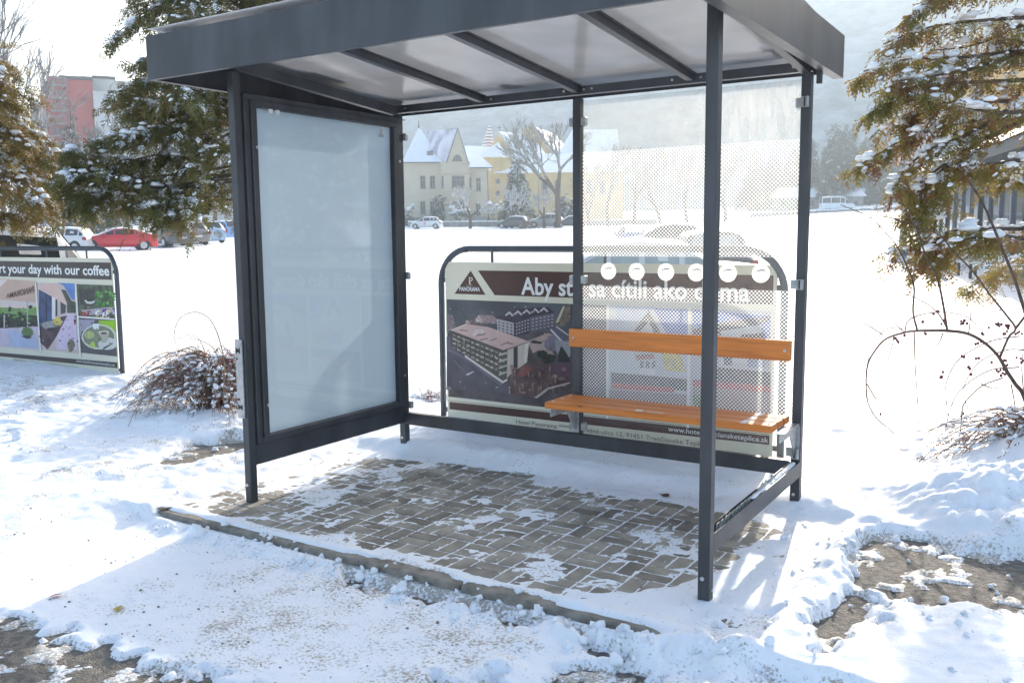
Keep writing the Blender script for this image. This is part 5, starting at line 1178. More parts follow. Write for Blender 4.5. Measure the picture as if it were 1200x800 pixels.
def cpos(px, py, d):
    p_ = atd(px, py, d); return (p_[0], p_[1], Gz(p_[0], p_[1])+.03)
VW = lambda px: math.atan2(ray(px, 275)[1], ray(px, 275)[0])        # direction of view at a pixel
# near cars
car('white car with dark windows and snow on its roof behind the coffee banner', cpos(-84, 300, 14.2), VW(-84)+R(96), (214, 214, 212), 'hatch', .045, 1.02, detail=1)
car('white car under thick snow parked right behind the banner with the aerial picture', cpos(742, 310, 13.6), VW(742)+R(93), (206, 208, 206), 'sedan', .06, .88, 'glasspale')
car('grey car standing behind the right half of the aerial picture banner', cpos(826, 300, 19), VW(826)+R(8), (100, 92, 84), 'hatch', .07, .88, 'glasspale')
car('snow covered dark car far behind the dotted glass pane', cpos(790, 284, 33), VW(790)+R(82), (60, 62, 66), 'sedan', .09)
car('small blue car half hidden behind the snow bank, beyond the dotted glass', cpos(738, 272, 52), VW(738)+R(10), (70, 100, 160), 'hatch', .10, .8)
# row at the left
car('red coupe parked broadside beyond the left conifer', cpos(137, 293, 53), VW(137)+R(96), (196, 30, 42), 'coupe', .03, .96)
car('white low car parked left of the red coupe, mostly behind the yellow green conifer', cpos(74, 292, 53), VW(78)+R(60), (205, 205, 205), 'hatch', .05, .85)
car('dark grey car parked just right of the red coupe', cpos(197, 291, 58), VW(197)+R(25), (84, 84, 88), 'hatch', .05)
car('light brown grey car between the dark grey car and the silver blue car', cpos(219, 290, 62), VW(219)+R(22), (128, 118, 112), 'hatch', .05)
car('silver blue hatchback seen from behind near the shelter post', cpos(239, 289, 66), VW(239)+R(24), (150, 176, 200), 'hatch', .05)
car('light blue hatchback, last of the left row', cpos(259, 287, 73), VW(258)+R(35), (120, 156, 206), 'hatch', .04)
# in front of the villa and the church
wc = car('small white car with a red mark on its door in front of the villa', cpos(500, 271, 112), VW(500)+R(80), (216, 218, 218), 'hatch', .03)
q = MB(); q.box(-.1, .25, .862, .866, .5, .85); q.build('door_mark', mat('red_mark', (.55, .1, .09), .5, c2=(.7, .6, .6), vscale=6), wc)
car('dark snow covered car left of the second pollarded tree', cpos(602, 268, 112), VW(602)+R(70), (52, 54, 60), 'hatch', .12)
car('pale green grey car under snow beside the third pollarded tree', cpos(640, 266, 116), VW(640)+R(85), (140, 152, 150), 'hatch', .10, 1.15)
car('dark car at the foot of the big bare tree', cpos(668, 267, 114), VW(668)+R(95), (60, 62, 66), 'hatch', .10, .95)
car('white van parked on the far road below the tall conifers', cpos(981, 249, 150), VW(981)-R(75), (206, 216, 222), 'van', .05, name='parked_van', group=None)
# ================================================================== BUILDINGS
class Fac:
    """a facade drawn in photograph pixels on an upright plane at a given distance; depth goes away from the camera"""
    def __init__(s, px, d, turn=0, z=None):
        o = atd(px, 268, d); s.d = d; s.o = np.array([o[0], o[1], 0.0]); a = VW(px)-math.pi/2+turn; s.a = a
        s.R = np.array([math.cos(a), math.sin(a), 0]); s.N = np.array([-math.sin(a), math.cos(a), 0]); s.z = Gz(o[0], o[1]) if z is None else z
    def p(s, px, py, dep=0.0):
        d = ray(px, py); o = s.o+s.N*dep; t = ((o-CAM)@s.N)/(d@s.N); q = CAM+d*t; return ((q-s.o)@s.R, dep, q[2])
    def root(s, name, label, cat, group=None): return empty(name, label, cat, (s.o[0], s.o[1], 0), s.a, group)
M['stucco'] = mat('cream_stucco', (.56, .50, .38), .85, 0, .05, .6, .2, 20); M['yellow'] = mat('yellow_stucco', (.58, .43, .19), .85, 0, .08, .5, .2, 20)
M['slate'] = mat('violet_grey_roof', (.20, .18, .20), .7, 0, .25, 1.2); M['redst'] = mat('red_stucco', (.42, .075, .07), .85, 0, .05, .3)
M['palest'] = mat('white_stucco', (.52, .52, .50), .85, 0, .04, .3); M['dgrey'] = mat('dark_trim', (.06, .065, .07), .6); M['stone'] = mat('grey_stone', (.28, .27, .26), .85, 0, .2, 2); M['roofsnow'] = mat('snowy_roof', (.86, .88, .91), .75, 0, .03, .8, .3, 4)
def windowp(par, f, x0, y0, x1, y1, dep=-.03, bars=1, m_=None, frame=None):
    a = f.p(x0, y1, dep); b_ = f.p(x1, y0, dep); w_ = MB(); t_ = .09; X0, X1, Z0, Z1 = a[0], b_[0], a[2], b_[2]
    for q in ((X0, X0+t_, Z0, Z1), (X1-t_, X1, Z0, Z1), (X0+t_, X1-t_, Z0, Z0+t_), (X0+t_, X1-t_, Z1-t_, Z1)): w_.box(q[0], q[1], dep-.05, dep, q[2], q[3])
    for k in range(bars):
        xc = X0+(X1-X0)*(k+1)/(bars+1); w_.box(xc-.03, xc+.03, dep-.045, dep, Z0+t_, Z1-t_)
    zc = Z0+(Z1-Z0)*.66; w_.box(X0+t_, X1-t_, dep-.04, dep, zc-.03, zc+.03); w_.box(X0-.1, X1+.1, dep-.14, dep, Z0-.1, Z0-.002)
    wo_ = w_.build('window', frame or M['stone'], par); g = MB(); g.quad((X0+t_, dep-.012, Z0+t_), (X1-t_, dep-.012, Z0+t_), (X1-t_, dep-.012, Z1-t_), (X0+t_, dep-.012, Z1-t_)); g.build('pane', m_ or M['glasswin'], wo_); return wo_
def slab(par, name, m_, f, pts, d0, d1):
    """prism from an outline in pixels (taken at depth d0) back to depth d1"""
    b = MB(); v = [f.p(x, y, d0) for x, y in pts]; b.prism([(a[0], d0, a[2]) for a in v], (0, d1-d0, 0)); return b.build(name, m_, par)
def roofm(par, name, m_, tris):
    b = MB()
    for t_ in tris: b.poly(t_)
    return b.build(name, m_, par)
# --- villa
f = Fac(528, 132); v = f.root('villa', 'cream two storey villa with steep snowy roofs and an arched gable window', 'house')
P = f.p
gz = P(520, 272)[2]
def boxpx(x0, x1, yt, yb, d0, d1, par, name, m_):
    a = P(x0, yb, 0); b_ = P(x1, yt, 0); q = MB(); q.box(a[0], b_[0], d0, d1, a[2]-1.5, b_[2]); return q.build(name, m_, par)
boxpx(474, 517, 190, 268, 0, 10, v, 'wall', M['stucco']); boxpx(549.5, 572.5, 195, 268, .6, 9, v, 'wall', M['stucco']); boxpx(466, 476, 193, 268, 2.2, 9, v, 'wall', M['stucco'])
bw = slab(v, 'bay', M['stucco'], f, [(517, 280), (517, 190.5), (523, 190.5), (536.4, 150.8), (549.5, 193.5), (549.5, 280)], -.9, 9)
for yy, ex in ((190.6, 0), (202.5, .15), (222.5, .12), (232.5, .12)):
    a = P(516.6, yy, -.9); b_ = P(550, yy, -.9); q = MB(); q.box(a[0]-.1, b_[0]+.1, -1.05-ex, -.9, a[2]-.12, a[2]+.12); q.build('cornice', M['stucco'], v)
a = P(474, 203, 0); b_ = P(516, 203, 0); q = MB(); q.box(a[0], b_[0], -.10, 0, a[2]-.06, a[2]+.06); q.build('cornice', M['stucco'], v)
for x0, x1 in ((492.5, 498.5), (503.8, 509.8)):
    windowp(v, f, x0, 206, x1, 221, -.01); windowp(v, f, x0, 235.5, x1, 251, -.01)
for y0, y1 in ((206, 221), (235.5, 251)):
    windowp(v, f, 517.5, y0, 520, y1, -.91, 0); windowp(v, f, 529.5, y0, 544.3, y1-.3, -.91, 2); windowp(v, f, 558, y0+2.5, 563.3, y1+2.5, .59)
windowp(v, f, 550.6, 208, 552.4, 222, .59, 0)
ac = P(536, 191.5, -.92); q = MB(); r_ = 6.0*132/F; q.poly([(ac[0]+r_*math.cos(t_), -.92, ac[2]+r_*1.65*math.sin(t_)) for t_ in np.linspace(0, math.pi, 14)]); aw = q.build('window', M['glasswin'], v)
q = MB()
for k in range(5):
    x_ = ac[0]+r_*(-.66+.33*k); q.box(x_-.03, x_+.03, -.96, -.925, ac[2], ac[2]+r_*1.6*math.sqrt(max(0, 1-((x_-ac[0])/r_)**2)))
q.build('glazing_bar', M['stone'], aw)
# roofs: pyramid at the left, steep cross roof, right wing
ap = P(490.6, 148.5, 4); e0 = P(471, 190, -.5); e1 = P(519, 191.5, -.5)
z0 = e0[2]; rf_ = [((e0[0], -.5, z0), (e1[0], -.5, z0), (ap[0]+.5, 4.5, ap[2]-.6), (ap[0], 4.5, ap[2])), ((e1[0], -.5, z0), (e1[0], 10.3, z0), (ap[0]+.5, 4.5, ap[2]-.6)), ((e0[0], 10.3, z0), (e0[0], -.5, z0), (ap[0], 4.5, ap[2])), ((e1[0], 10.3, z0), (e0[0], 10.3, z0), (ap[0], 4.5, ap[2]))]
roofm(v, 'roof', M['roofsnow'], rf_)
q = MB(); q.tube([(ap[0], 4.5, ap[2]-.2), (ap[0], 4.5, ap[2]+1.0)], [.12, .03], 6); q.build('finial', M['dgrey'], v)
q = MB(); q.box(e0[0], e1[0]+.1, -.62, -.48, z0-.14, z0-.01); q.build('gutter', M['dgrey'], v)
ra = P(499.5, 153.8, 4.6); rb = P(536.6, 150.2, -1.0); gl_ = P(523, 191, -1.0); gr_ = P(549.9, 194, -1.0); vl = P(505, 180, .2)
rt = P(537, 150, 9)
ridge0 = (rb[0], -1.1, rb[2]); ridge1 = (rb[0], 9.2, rb[2])
roofm(v, 'roof', mat('thin_snow_on_tiles', (.74, .74, .80), .8, 0, 0, .9, c2=(.40, .37, .42), stretch=(1, 1, .35)), [((ridge0[0]-.05, -1.0, ridge0[2]-.05), (gl_[0], -1.0, gl_[2]), (vl[0], 1.2, vl[2]+.6), (ra[0], 4.6, ra[2]))])
roofm(v, 'roof', M['roofsnow'], [(ridge0, (gr_[0], -1.1, gr_[2]), (gr_[0]+.2, 9.2, gr_[2]), ridge1), (ridge0, ridge1, (ra[0], 9.2, ra[2]), (ra[0], 4.6, ra[2]))])
for s_, g_ in ((-1, gl_), (1, gr_)):
    q = MB(); q.tube([(rb[0], -1.12, rb[2]+.05), (g_[0], -1.12, g_[2])], .07, 5); q.build('barge_board', M['slate'], v)
w0 = P(578, 196, .2); wt_ = P(546, 171, 4.5); q0 = P(549.5, 195, .2)
roofm(v, 'roof', M['roofsnow'], [((q0[0], .2, w0[2]), (w0[0], .2, w0[2]), (q0[0]+.2, 4.8, wt_[2]), (q0[0]-.5, 4.8, wt_[2])), ((w0[0], .2, w0[2]), (w0[0], 9.4, w0[2]), (q0[0]+.2, 4.8, wt_[2]))])
q = MB(); q.box(q0[0]+.2, w0[0], .1, .22, w0[2]-.14, w0[2]-.01); q.build('gutter', M['dgrey'], v)
q = MB(); s0 = P(501.5, 181.5, 1.2); q.box(s0[0]-.1, s0[0]+.75, .55, .95, s0[2]-.25, s0[2]+.5); q.build('roof_window', M['slate'], v)
q = MB(); dp = P(571.8, 200, .5)
q.tube([(dp[0], .5, dp[2]), (dp[0], .5, gz)], .06, 5); q.build('drainpipe', M['dgrey'], v)
a = P(474, 255, -.02); b_ = P(572, 255, -.02); q = MB(); q.box(a[0], b_[0], -.12, 0, a[2]-3, a[2]); q.build('plinth', M['stone'], v)
# --- church
f = Fac(625, 152); P = f.p; ch = f.root('church', 'yellow church with stepped gables, snowy roofs and arched windows behind the villa', 'church')
gz2 = P(625, 268)[2]
def sl(n_, m_, pts, d0, d1): return slab(ch, n_, m_, f, pts, d0, d1)
sl('wall', M['yellow'], [(580, 285), (580, 203), (730, 203), (730, 285)], 0, 10)
q = MB(); E0, E1 = P(578, 203, -.5), P(732, 203, -.5); Rz = P(640, 180, 8)[2]
q.poly([(E0[0], -.5, E0[2]), (E1[0], -.5, E0[2]), (E1[0], 8, Rz), (E0[0]+2.6, 8, Rz)]); q.build('roof', M['roofsnow'], ch)
sl('gable', M['yellow'], [(574, 230), (574, 176), (584.4, 155), (604.5, 186), (604.5, 230)], 7.5, 9)
a0, a1 = P(584.6, 154.6, 8), P(604.8, 184, 8); b0 = P(626, 161, 20); b1 = P(640, 182, 8.2)
roofm(ch, 'roof', M['roofsnow'], [((a0[0], 7.4, a0[2]), (a1[0], 7.4, a1[2]), (b1[0], 8.2, b1[2]), (b0[0]*.995, 16, b0[2]))])
# apse
q = MB(); ax_ = P(578, 184, 0); rr_ = 21*152/F; cxa = ax_[0]; zt_ = ax_[2]; n_ = 8
ring = [(cxa+rr_*math.cos(2*math.pi*(k+.5)/n_), 3+rr_*math.sin(2*math.pi*(k+.5)/n_)) for k in range(n_)]
q.prism([(x_, y_, gz2-1) for x_, y_ in ring], (0, 0, zt_-gz2+1)); q.build('apse', M['yellow'], ch)
q = MB(); zt2 = P(584, 166, 3)[2]; ring2 = [(cxa+(rr_+.35)*math.cos(2*math.pi*(k+.5)/n_), 3+(rr_+.35)*math.sin(2*math.pi*(k+.5)/n_)) for k in range(n_)]
q.add([(x_, y_, zt_-.02) for x_, y_ in ring2]+[(cxa+.6, 4, zt2)], [(k, (k+1) % n_, n_) for k in range(n_)]+[tuple(range(n_))[::-1]]); q.build('roof', M['roofsnow'], ch)
q = MB(); q.add([(x_, y_, zt_-.35) for x_, y_ in ring2]+[(x_, y_, zt_-.03) for x_, y_ in ring2], [(k, (k+1) % n_, n_+(k+1) % n_, n_+k) for k in range(n_)]); q.build('cornice', M['yellow'], ch)
# back range and spire
s0, s1, s2, s3 = P(544, 168.5, 6), P(577, 170, 6), P(577, 186, 2), P(548, 186, 2)
roofm(ch, 'roof', M['roofsnow'], [((s3[0], 2, s3[2]), (s2[0], 2, s2[2]), (s1[0], 9, s1[2]), (s0[0], 9, s0[2]))])
sl('wall', M['yellow'], [(552, 285), (552, 186), (577, 186), (577, 285)], 4.5, 9)
spm = mat('striped_spire', (.80, .78, .78), .8); t = spm.node_tree; wv_ = t.nodes.new('ShaderNodeTexWave'); wv_.wave_type = 'BANDS'; wv_.bands_direction = 'Z'; wv_.inputs['Scale'].default_value = .55; wv_.inputs['Distortion'].default_value = 1.5; tcn = t.nodes.new('ShaderNodeTexCoord'); t.links.new(tcn.outputs['Object'], wv_.inputs[0]); cr = t.nodes.new('ShaderNodeValToRGB'); cr.color_ramp.elements[0].color = (.34, .20, .20, 1); cr.color_ramp.elements[1].color = (.8, .78, .78, 1); cr.color_ramp.elements[0].position = .3; cr.color_ramp.elements[1].position = .5; t.links.new(wv_.outputs[0], cr.inputs[0]); t.links.new(cr.outputs[0], t.nodes['Principled BSDF'].inputs[0])
q = MB(); c_ = P(572, 172, 12); tp_ = P(574, 144, 12); r_ = 8*160/F; q.add([(c_[0]+r_*math.cos(k*math.pi/4), 12+r_*math.sin(k*math.pi/4), c_[2]) for k in range(8)]+[(tp_[0], 12, tp_[2])], [(k, (k+1) % 8, 8) for k in range(8)]); q.build('spire', spm, ch)
q = MB(); q.box(c_[0]-r_*.8, c_[0]+r_*.8, 12-r_*.8, 12+r_*.8, gz2, c_[2]); q.build('tower', M['yellow'], ch)
q = MB(); k_ = P(585, 147, 8); k2 = P(585, 156, 8); q.box(k_[0]-.05, k_[0]+.05, 7.95, 8.05, k2[2], k_[2]); q.box(k_[0]-.35, k_[0]+.35, 7.95, 8.05, k_[2]-.5, k_[2]-.38); q.build('cross', M['dgrey'], ch)
# big gable, stepped, running down to the right
st_ = [(612, 240), (612, 152), (617, 148), (624, 148), (627, 153), (633, 158), (634, 163), (639, 167), (641, 173), (646, 176), (648, 183), (654, 187), (656, 193), (664, 196), (664, 240)]
sl('gable', M['yellow'], st_, 12, 13)
b_ = [P(628, 149, 13), P(666, 196, 13)]; roofm(ch, 'roof', M['roofsnow'], [((b_[0][0], 12.9, b_[0][2]), (b_[1][0], 12.9, b_[1][2]), (b_[1][0]+4, 26, b_[1][2]), (b_[0][0]+4, 26, b_[0][2]))])
sl('nave', M['yellow'], [(660, 280), (660, 192), (728, 192), (728, 280)], 14, 26)
q = MB(); e_ = P(660, 192, 14); e2_ = P(728, 192, 14); q.poly([(e_[0]-2, 13.8, e_[2]), (e2_[0], 13.8, e_[2]), (e2_[0], 22, e_[2]+7), (e_[0]+2, 22, e_[2]+7)]); q.build('roof', M['roofsnow'], ch)
def arch_win(px_, py_, w_, h_, dep, par):
    c = P(px_, py_, dep); W3, H3 = w_*152/F, h_*152/F; q = MB(); pts = [(c[0]-W3, dep-.04, c[2]-H3), (c[0]+W3, dep-.04, c[2]-H3)]+[(c[0]+W3*math.cos(t_), dep-.04, c[2]+H3-W3+W3*math.sin(t_)) for t_ in np.linspace(0, math.pi, 9)]; q.poly(pts); wn = q.build('window', M['glasswin'], par)
    q = MB(); q.tube([(p_[0], dep-.06, p_[2]) for p_ in pts]+[(pts[0][0], dep-.06, pts[0][2])], .10, 4); q.build('surround', M['stone'], wn)
for x_ in (638.3, 653.4, 690, 706): arch_win(x_, 219, 3, 8, 0, ch)
for y_ in (212.5, 226.5): arch_win(583.5, y_, 2.0, 2.6, -.02, ch)
q = MB(); c1_, c2_ = P(579, 204.5, 0), P(731, 204.5, 0); q.box(c1_[0], c2_[0], -.25, 0, c1_[2]-.2, c1_[2]+.15); q.build('cornice', M['yellow'], ch)
# --- apartment block at the left
f = Fac(110, 150); P = f.p; ab = f.root('apartment_block', 'tall apartment block with a red stair tower and white walls at the far left', 'apartment building')
def sb(n_, m_, x0, x1, yt, d0, d1):
    a = P(x0, 300, d0); b_ = P(x1, yt, d0); q = MB(); q.box(a[0], b_[0], d0, d1, -1, b_[2]); return q.build(n_, m_, ab)
sb('tower', M['redst'], 70, 108, 92, 0, 12); sb('tower_side', M['redst'], 66, 69.8, 96, 3, 12); sb('wall', M['palest'], 108.2, 134, 91.5, 1.5, 14); sb('wall', M['palest'], 121, 158, 109, -1.5, 1.4); sb('wall', M['palest'], 158.5, 330, 120, 4, 16); sb('wall', M['palest'], 134.2, 158, 96, 4, 14)
sb('wall', mat('grey_stucco', (.36, .37, .40), .85), 47.5, 61, 122, 6, 16); sb('wall', mat('grey_stucco', (.40, .40, .41), .85), 61, 69, 113, 5, 14)
for (x0, x1, yt, d0) in ((69, 108.5, 92, -.2), (108, 135, 91.5, 1.3)):
    a = P(x0, yt, d0); b_ = P(x1, yt-1.5, d0); q = MB(); q.box(a[0], b_[0], d0, 13, a[2], b_[2]); q.build('roof_cap', M['dgrey'], ab)
for k in range(6):
    y_ = 100+k*15; a = P(60, y_, -.5); b_ = P(78, y_-1.2, -.5); q = MB(); q.box(a[0], b_[0], -.9, 5, a[2]-.05, a[2]+.12)
    for x_ in np.linspace(a[0], b_[0], 9): q.box(x_-.03, x_+.03, -.9, -.84, a[2]+.12, a[2]+1.05)
    q.box(a[0], b_[0], -.9, -.84, a[2]+1.05, a[2]+1.12); q.build('balcony', M['stone'], ab)
for (x0, y0, x1, y1, dp_) in ((138.6, 124, 148.6, 135, -1.51), (117.8, 114, 120.6, 128, 1.49), (138.6, 152, 148.6, 163, -1.51), (166, 134, 174, 144, 3.99), (186, 134, 194, 144, 3.99), (210, 134, 218, 144, 3.99), (166, 158, 174, 168, 3.99), (190, 158, 198, 168, 3.99), (50, 128, 55, 136, 5.99), (50, 144, 55, 152, 5.99)):
    windowp(ab, f, x0, y0, x1, y1, dp_, 1, mat('sky_blue_glass', (.22, .30, .34), .2, spec=.8), M['white'])
a = P(121, 147, -1.5); b_ = P(158, 144.6, -1.5); q = MB(); q.box(a[0], b_[0], -2.2, -1.52, a[2], b_[2]); q.build('ledge', M['roofsnow'], ab)
# --- glass pavilion at the right: long glazed front running towards the camera
A0, A1 = atd(1066, 292, 41), atd(1420, 372, 15.5); A0[2] = A1[2] = 0; dr = A1-A0; LN = np.linalg.norm(dr); dr /= LN; an = math.atan2(dr[1], dr[0])
zb_ = .25; pv = empty('glass_pavilion', 'long glass fronted pavilion with a snowy roof behind the right conifer', 'building', (A0[0], A0[1], zb_), an)
q = MB(); q.box(0, LN, .5, 12, -.6, .12); q.build('floor_slab', M['stone'], pv); q = MB(); q.box(0, LN, 6, 6.2, .12, 3.0); q.build('inner_wall', mat('inner_wall', (.22, .21, .20), .8, 0, .3, .4), pv)
gq = mat('pavilion_glass', (.10, .115, .13), .06, 0, .35, .5, spec=.9)
nb = int(LN/1.25); hh_ = 3.05
for k in range(nb):
    x0, x1 = k*LN/nb, (k+1)*LN/nb; q = MB(); q.box(x0+.06, x1-.06, .49, .51, .55, hh_-.1); q.build('glass_panel', gq, pv)
    q = MB(); q.box(x0-.06, x0+.06, .42, .56, .1, hh_, 0); q.build('mullion', M['dgrey'] if k % 4 == 0 else mat('blue_grey_frame', (.20, .22, .25), .5) if k < 2 else bpy.data.materials['blue_grey_frame'], pv)
q = MB(); q.box(0, LN, .40, .60, .10, .54); q.build('sill_wall', M['palest'], pv)
q = MB(); q.box(-.5, LN, -.4, 12, hh_, hh_+.28); q.build('eaves', M['dgrey'], pv)
q = MB(); gx_ = np.linspace(-.55, LN, 60); gy_ = np.linspace(-.45, 7, 14); XX2, YY2 = np.meshgrid(gx_, gy_); ZZ2 = hh_+.30+.22*sst(-.45, -.2, YY2)+(YY2+.45)*.24+fbm(XX2*.8, YY2*.8, 7, 3)*.10
sn_ = np_mesh('roof_snow', np.stack([XX2, YY2, ZZ2], -1).reshape(-1, 3), grid_faces(60, 14), M['snow'], pv)
# plastered block beyond, catching the sun
f = Fac(1215, 58); P = f.p; hb = f.root('house', 'ochre plastered house behind the pavilion, seen through the right conifer', 'house'); a = P(1120, 300, 0); b_ = P(1330, 66, 0); q = MB(); q.box(a[0], b_[0], 0, 9, 0, b_[2]); q.build('wall', mat('ochre_stucco', (.62, .42, .20), .85, 0, .06, .5), hb)
for x_, y_ in ((1140, 96), (1170, 96), (1202, 96), (1140, 150), (1170, 150), (1202, 150)): windowp(hb, f, x_, y_, x_+14, y_+24, -.02)
q = MB(); q.poly([(a[0]-.5, -.5, b_[2]), (b_[0]+.5, -.5, b_[2]), (b_[0]-2, 4.5, b_[2]+3.2), (a[0]+2, 4.5, b_[2]+3.2)]); q.poly([(a[0]-.5, -.5, b_[2]), (a[0]+2, 4.5, b_[2]+3.2), (a[0]-.5, 9.5, b_[2])]); q.build('roof', M['roofsnow'], hb)
# low building and wall beyond the van
f = Fac(975, 175); P = f.p; lb_ = f.root('low_building', 'low grey building with a snowy roof behind the white van', 'building'); a = P(905, 250, 0); b_ = P(1012, 230, 0); q = MB(); q.box(a[0], b_[0], 0, 9, a[2]-2, b_[2]); q.build('wall', M['stone'], lb_)
q = MB(); q.poly([(a[0]-.6, -.6, b_[2]), (b_[0]+.6, -.6, b_[2]), (b_[0]-.8, 5, b_[2]+2.2), (a[0]+.8, 5, b_[2]+2.2)]); q.build('roof', M['roofsnow'], lb_)
for x_ in (915, 932, 948, 1000): windowp(lb_, f, x_, 235, x_+6, 241, -.02)
def lowwall(x0, x1, y_, d, label, h=.7, m_=None, snow=.16, name='low_wall', cat='wall', yb=None, d2=None):
    a, b_ = atd(x0, y_, d), atd(x1, yb or y_, d2 or d); L_ = math.hypot(b_[0]-a[0], b_[1]-a[1]); e = empty(name, label, cat, (a[0], a[1], Gz(a[0], a[1])), math.atan2(b_[1]-a[1], b_[0]-a[0])); dz = Gz(b_[0], b_[1])-Gz(a[0], a[1])
    q = MB(); n_ = max(2, int(L_/3)); 
    for k in range(n_): q.box(L_*k/n_, L_*(k+1)/n_, 0, .35, -.4+dz*k/n_, h+dz*k/n_)
    q.build('masonry', m_ or M['stone'], e); s_ = MB()
    for k in range(n_): s_.box(L_*k/n_+.01, L_*(k+1)/n_-.01, -.06, .41, h+dz*k/n_+.002, h+dz*k/n_+snow*rnd.uniform(.8, 1.2), 0, .05)
    s_.build('snow_cap', M['snow'], e); return e
lowwall(478, 602, 266, 122, 'low snow capped wall in front of the villa garden'); lowwall(604, 770, 267, 121, 'low snow capped wall along the church side, left of the dotted glass')
lowwall(880, 1062, 250, 145, 'snow topped parapet along the far road in front of the van', .55, yb=249)
# green mesh fence
a, b_ = atd(474, 262, 124), atd(600, 262, 124); L_ = math.hypot(b_[0]-a[0], b_[1]-a[1]); e = empty('fence', 'green mesh fence along the villa garden', 'fence', (a[0], a[1], Gz(a[0], a[1])), math.atan2(b_[1]-a[1], b_[0]-a[0]))
gm_ = mat('green_fence', (.05, .12, .10), .6); q = MB()
for k in range(int(L_/2.4)+1): q.box(k*2.4-.03, k*2.4+.03, -.03, .03, 0, 2.2)
q.build('post', gm_, e); q = MB()
for z_ in np.linspace(.75, 2.15, 8): q.box(0, L_, -.012, .012, z_-.012, z_+.012)
for x_ in np.arange(0, L_, .3): q.box(x_-.01, x_+.01, -.01, .01, .7, 2.2)
q.build('mesh', gm_, e)
# hedge behind it
def hedge(label, px0, px1, py, d, h, seed, m_=None):
    rs = np.random.RandomState(seed); a, b_ = atd(px0, py, d), atd(px1, py, d); L_ = math.hypot(b_[0]-a[0], b_[1]-a[1]); e = empty('hedge', label, 'hedge', (a[0], a[1], Gz(a[0], a[1])), math.atan2(b_[1]-a[1], b_[0]-a[0])); n_ = int(L_*h*26); P_ = np.stack([rs.uniform(0, L_, n_), rs.normal(0, .35, n_), rs.uniform(0, h, n_)*(1+.15*np.sin(rs.uniform(0, 6, n_)))], 1)
    foliage('foliage', P_, rs.normal(0, 1, (n_, 3)), rs.uniform(2.0, 3.2, n_), m_ or M['spruce'], e, rs); lumps('snow', [p_+np.array([0, 0, .15]) for p_ in P_ if p_[2] > h*.72][::3], [rs.uniform(.15, .35) for p_ in P_ if p_[2] > h*.72][::3], e, rs); return e
hedge('dark green garden hedge left of the villa corner', 466, 486, 262, 126, 2.6, 3); hedge('clipped dark hedge at the foot of the villa, right of its bay', 528, 548, 262, 126, 2.2, 5); hedge('dark hedge between villa and church', 572, 600, 262, 126, 3.0, 6)
# light pole and bollards, bench, pots by the pavilion
def pole(label, px, py, d, H, r=.08, name='lamp_pole', m_=None, cat='pole'):
    a = atd(px, py, d); e = empty(name, label, cat, (a[0], a[1], Gz(a[0], a[1]))); q = MB(); q.tube([(0, 0, -.2), (0, 0, H*.5), (0, 0, H)], [r, r*.85, r*.6], 10); q.build('shaft', m_ or M['stone'], e); return e
e = pole('thin grey pole in front of the church side wall', 631.5, 264, 113, 7.6); q = MB(); q.tube([(0, 0, 7.5), (0, -.3, 7.9), (0, -.9, 8.0)], .05, 6); q.ball((0, -1.1, 7.96), .22, 8, 5, (1, 1.5, .5)); q.build('lamp_head', M['stone'], e)
e = pole('white column with a round foot beside the pavilion corner', 1057, 303, 33, 1.9, .13, 'column', M['palest'], 'column'); q = MB(); q.ball((0, 0, 1.95), .17, 10, 6, (1, 1, .5)); q.ball((0, 0, .05), .3, 10, 6, (1, 1, .5)); q.build('cap', M['snow'], e)
def snowball_bush(label, px, py, d, r, seed):
    rs = np.random.RandomState(seed); a = atd(px, py, d); e = empty('round_shrub', label, 'shrub', (a[0], a[1], Gz(a[0], a[1]))); P_ = rs.normal(0, 1, (90, 3)); P_ /= np.linalg.norm(P_, axis=1, keepdims=True); P_ *= r*rs.uniform(.5, 1, (90, 1)); P_[:, 2] = np.abs(P_[:, 2])
    foliage('foliage', P_, P_+rs.normal(0, .2, P_.shape), rs.uniform(.8, 1.5, 90), M['spruce'], e, rs); lumps('snow', [(rs.normal(0, r*.3), rs.normal(0, r*.3), r*rs.uniform(.5, 1)) for _ in range(10)], rs.uniform(r*.25, r*.5, 10), e, rs); return e
for i_, (x_, y_, d_, lab) in enumerate(((1048, 303, 34, 'leftmost snow capped round shrub by the white column'), (1069, 305, 33, 'snow capped round shrub just right of the white column'), (1086, 310, 30, 'round shrub with snow left of the slatted garden bench'), (1104, 312, 29, 'larger snowy shrub between the column and the garden bench'))): snowball_bush(lab, x_, y_, d_, .42, i_)
a = atd(1150, 322, 24.5); e = empty('garden_bench', 'white slatted garden bench in the snow before the pavilion', 'bench', (a[0], a[1], Gz(a[0], a[1])), an); 
for k in range(7):
    q = MB(); q.box(-.7+k*.22, -.62+k*.22, .02, .05, .42, .86, 0, .004); q.v = [(x_, y_+(z_-.42)*.25, z_) for x_, y_, z_ in q.v]; q.build('back_slat', M['palest'], e)
for k in range(4): q = MB(); q.box(-.75, .75, -.42+k*.11, -.33+k*.11, .40, .425, 0, .004); q.build('seat_slat', M['palest'], e)
for x_ in (-.66, .66):
    for y_ in (-.38, .0): q = MB(); q.box(x_-.03, x_+.03, y_-.03, y_+.03, -.1, .40); q.build('leg', M['dgrey'], e)
q = MB(); q.box(-.75, .75, .1, .14, .83, .89); q.build('top_rail', M['palest'], e)
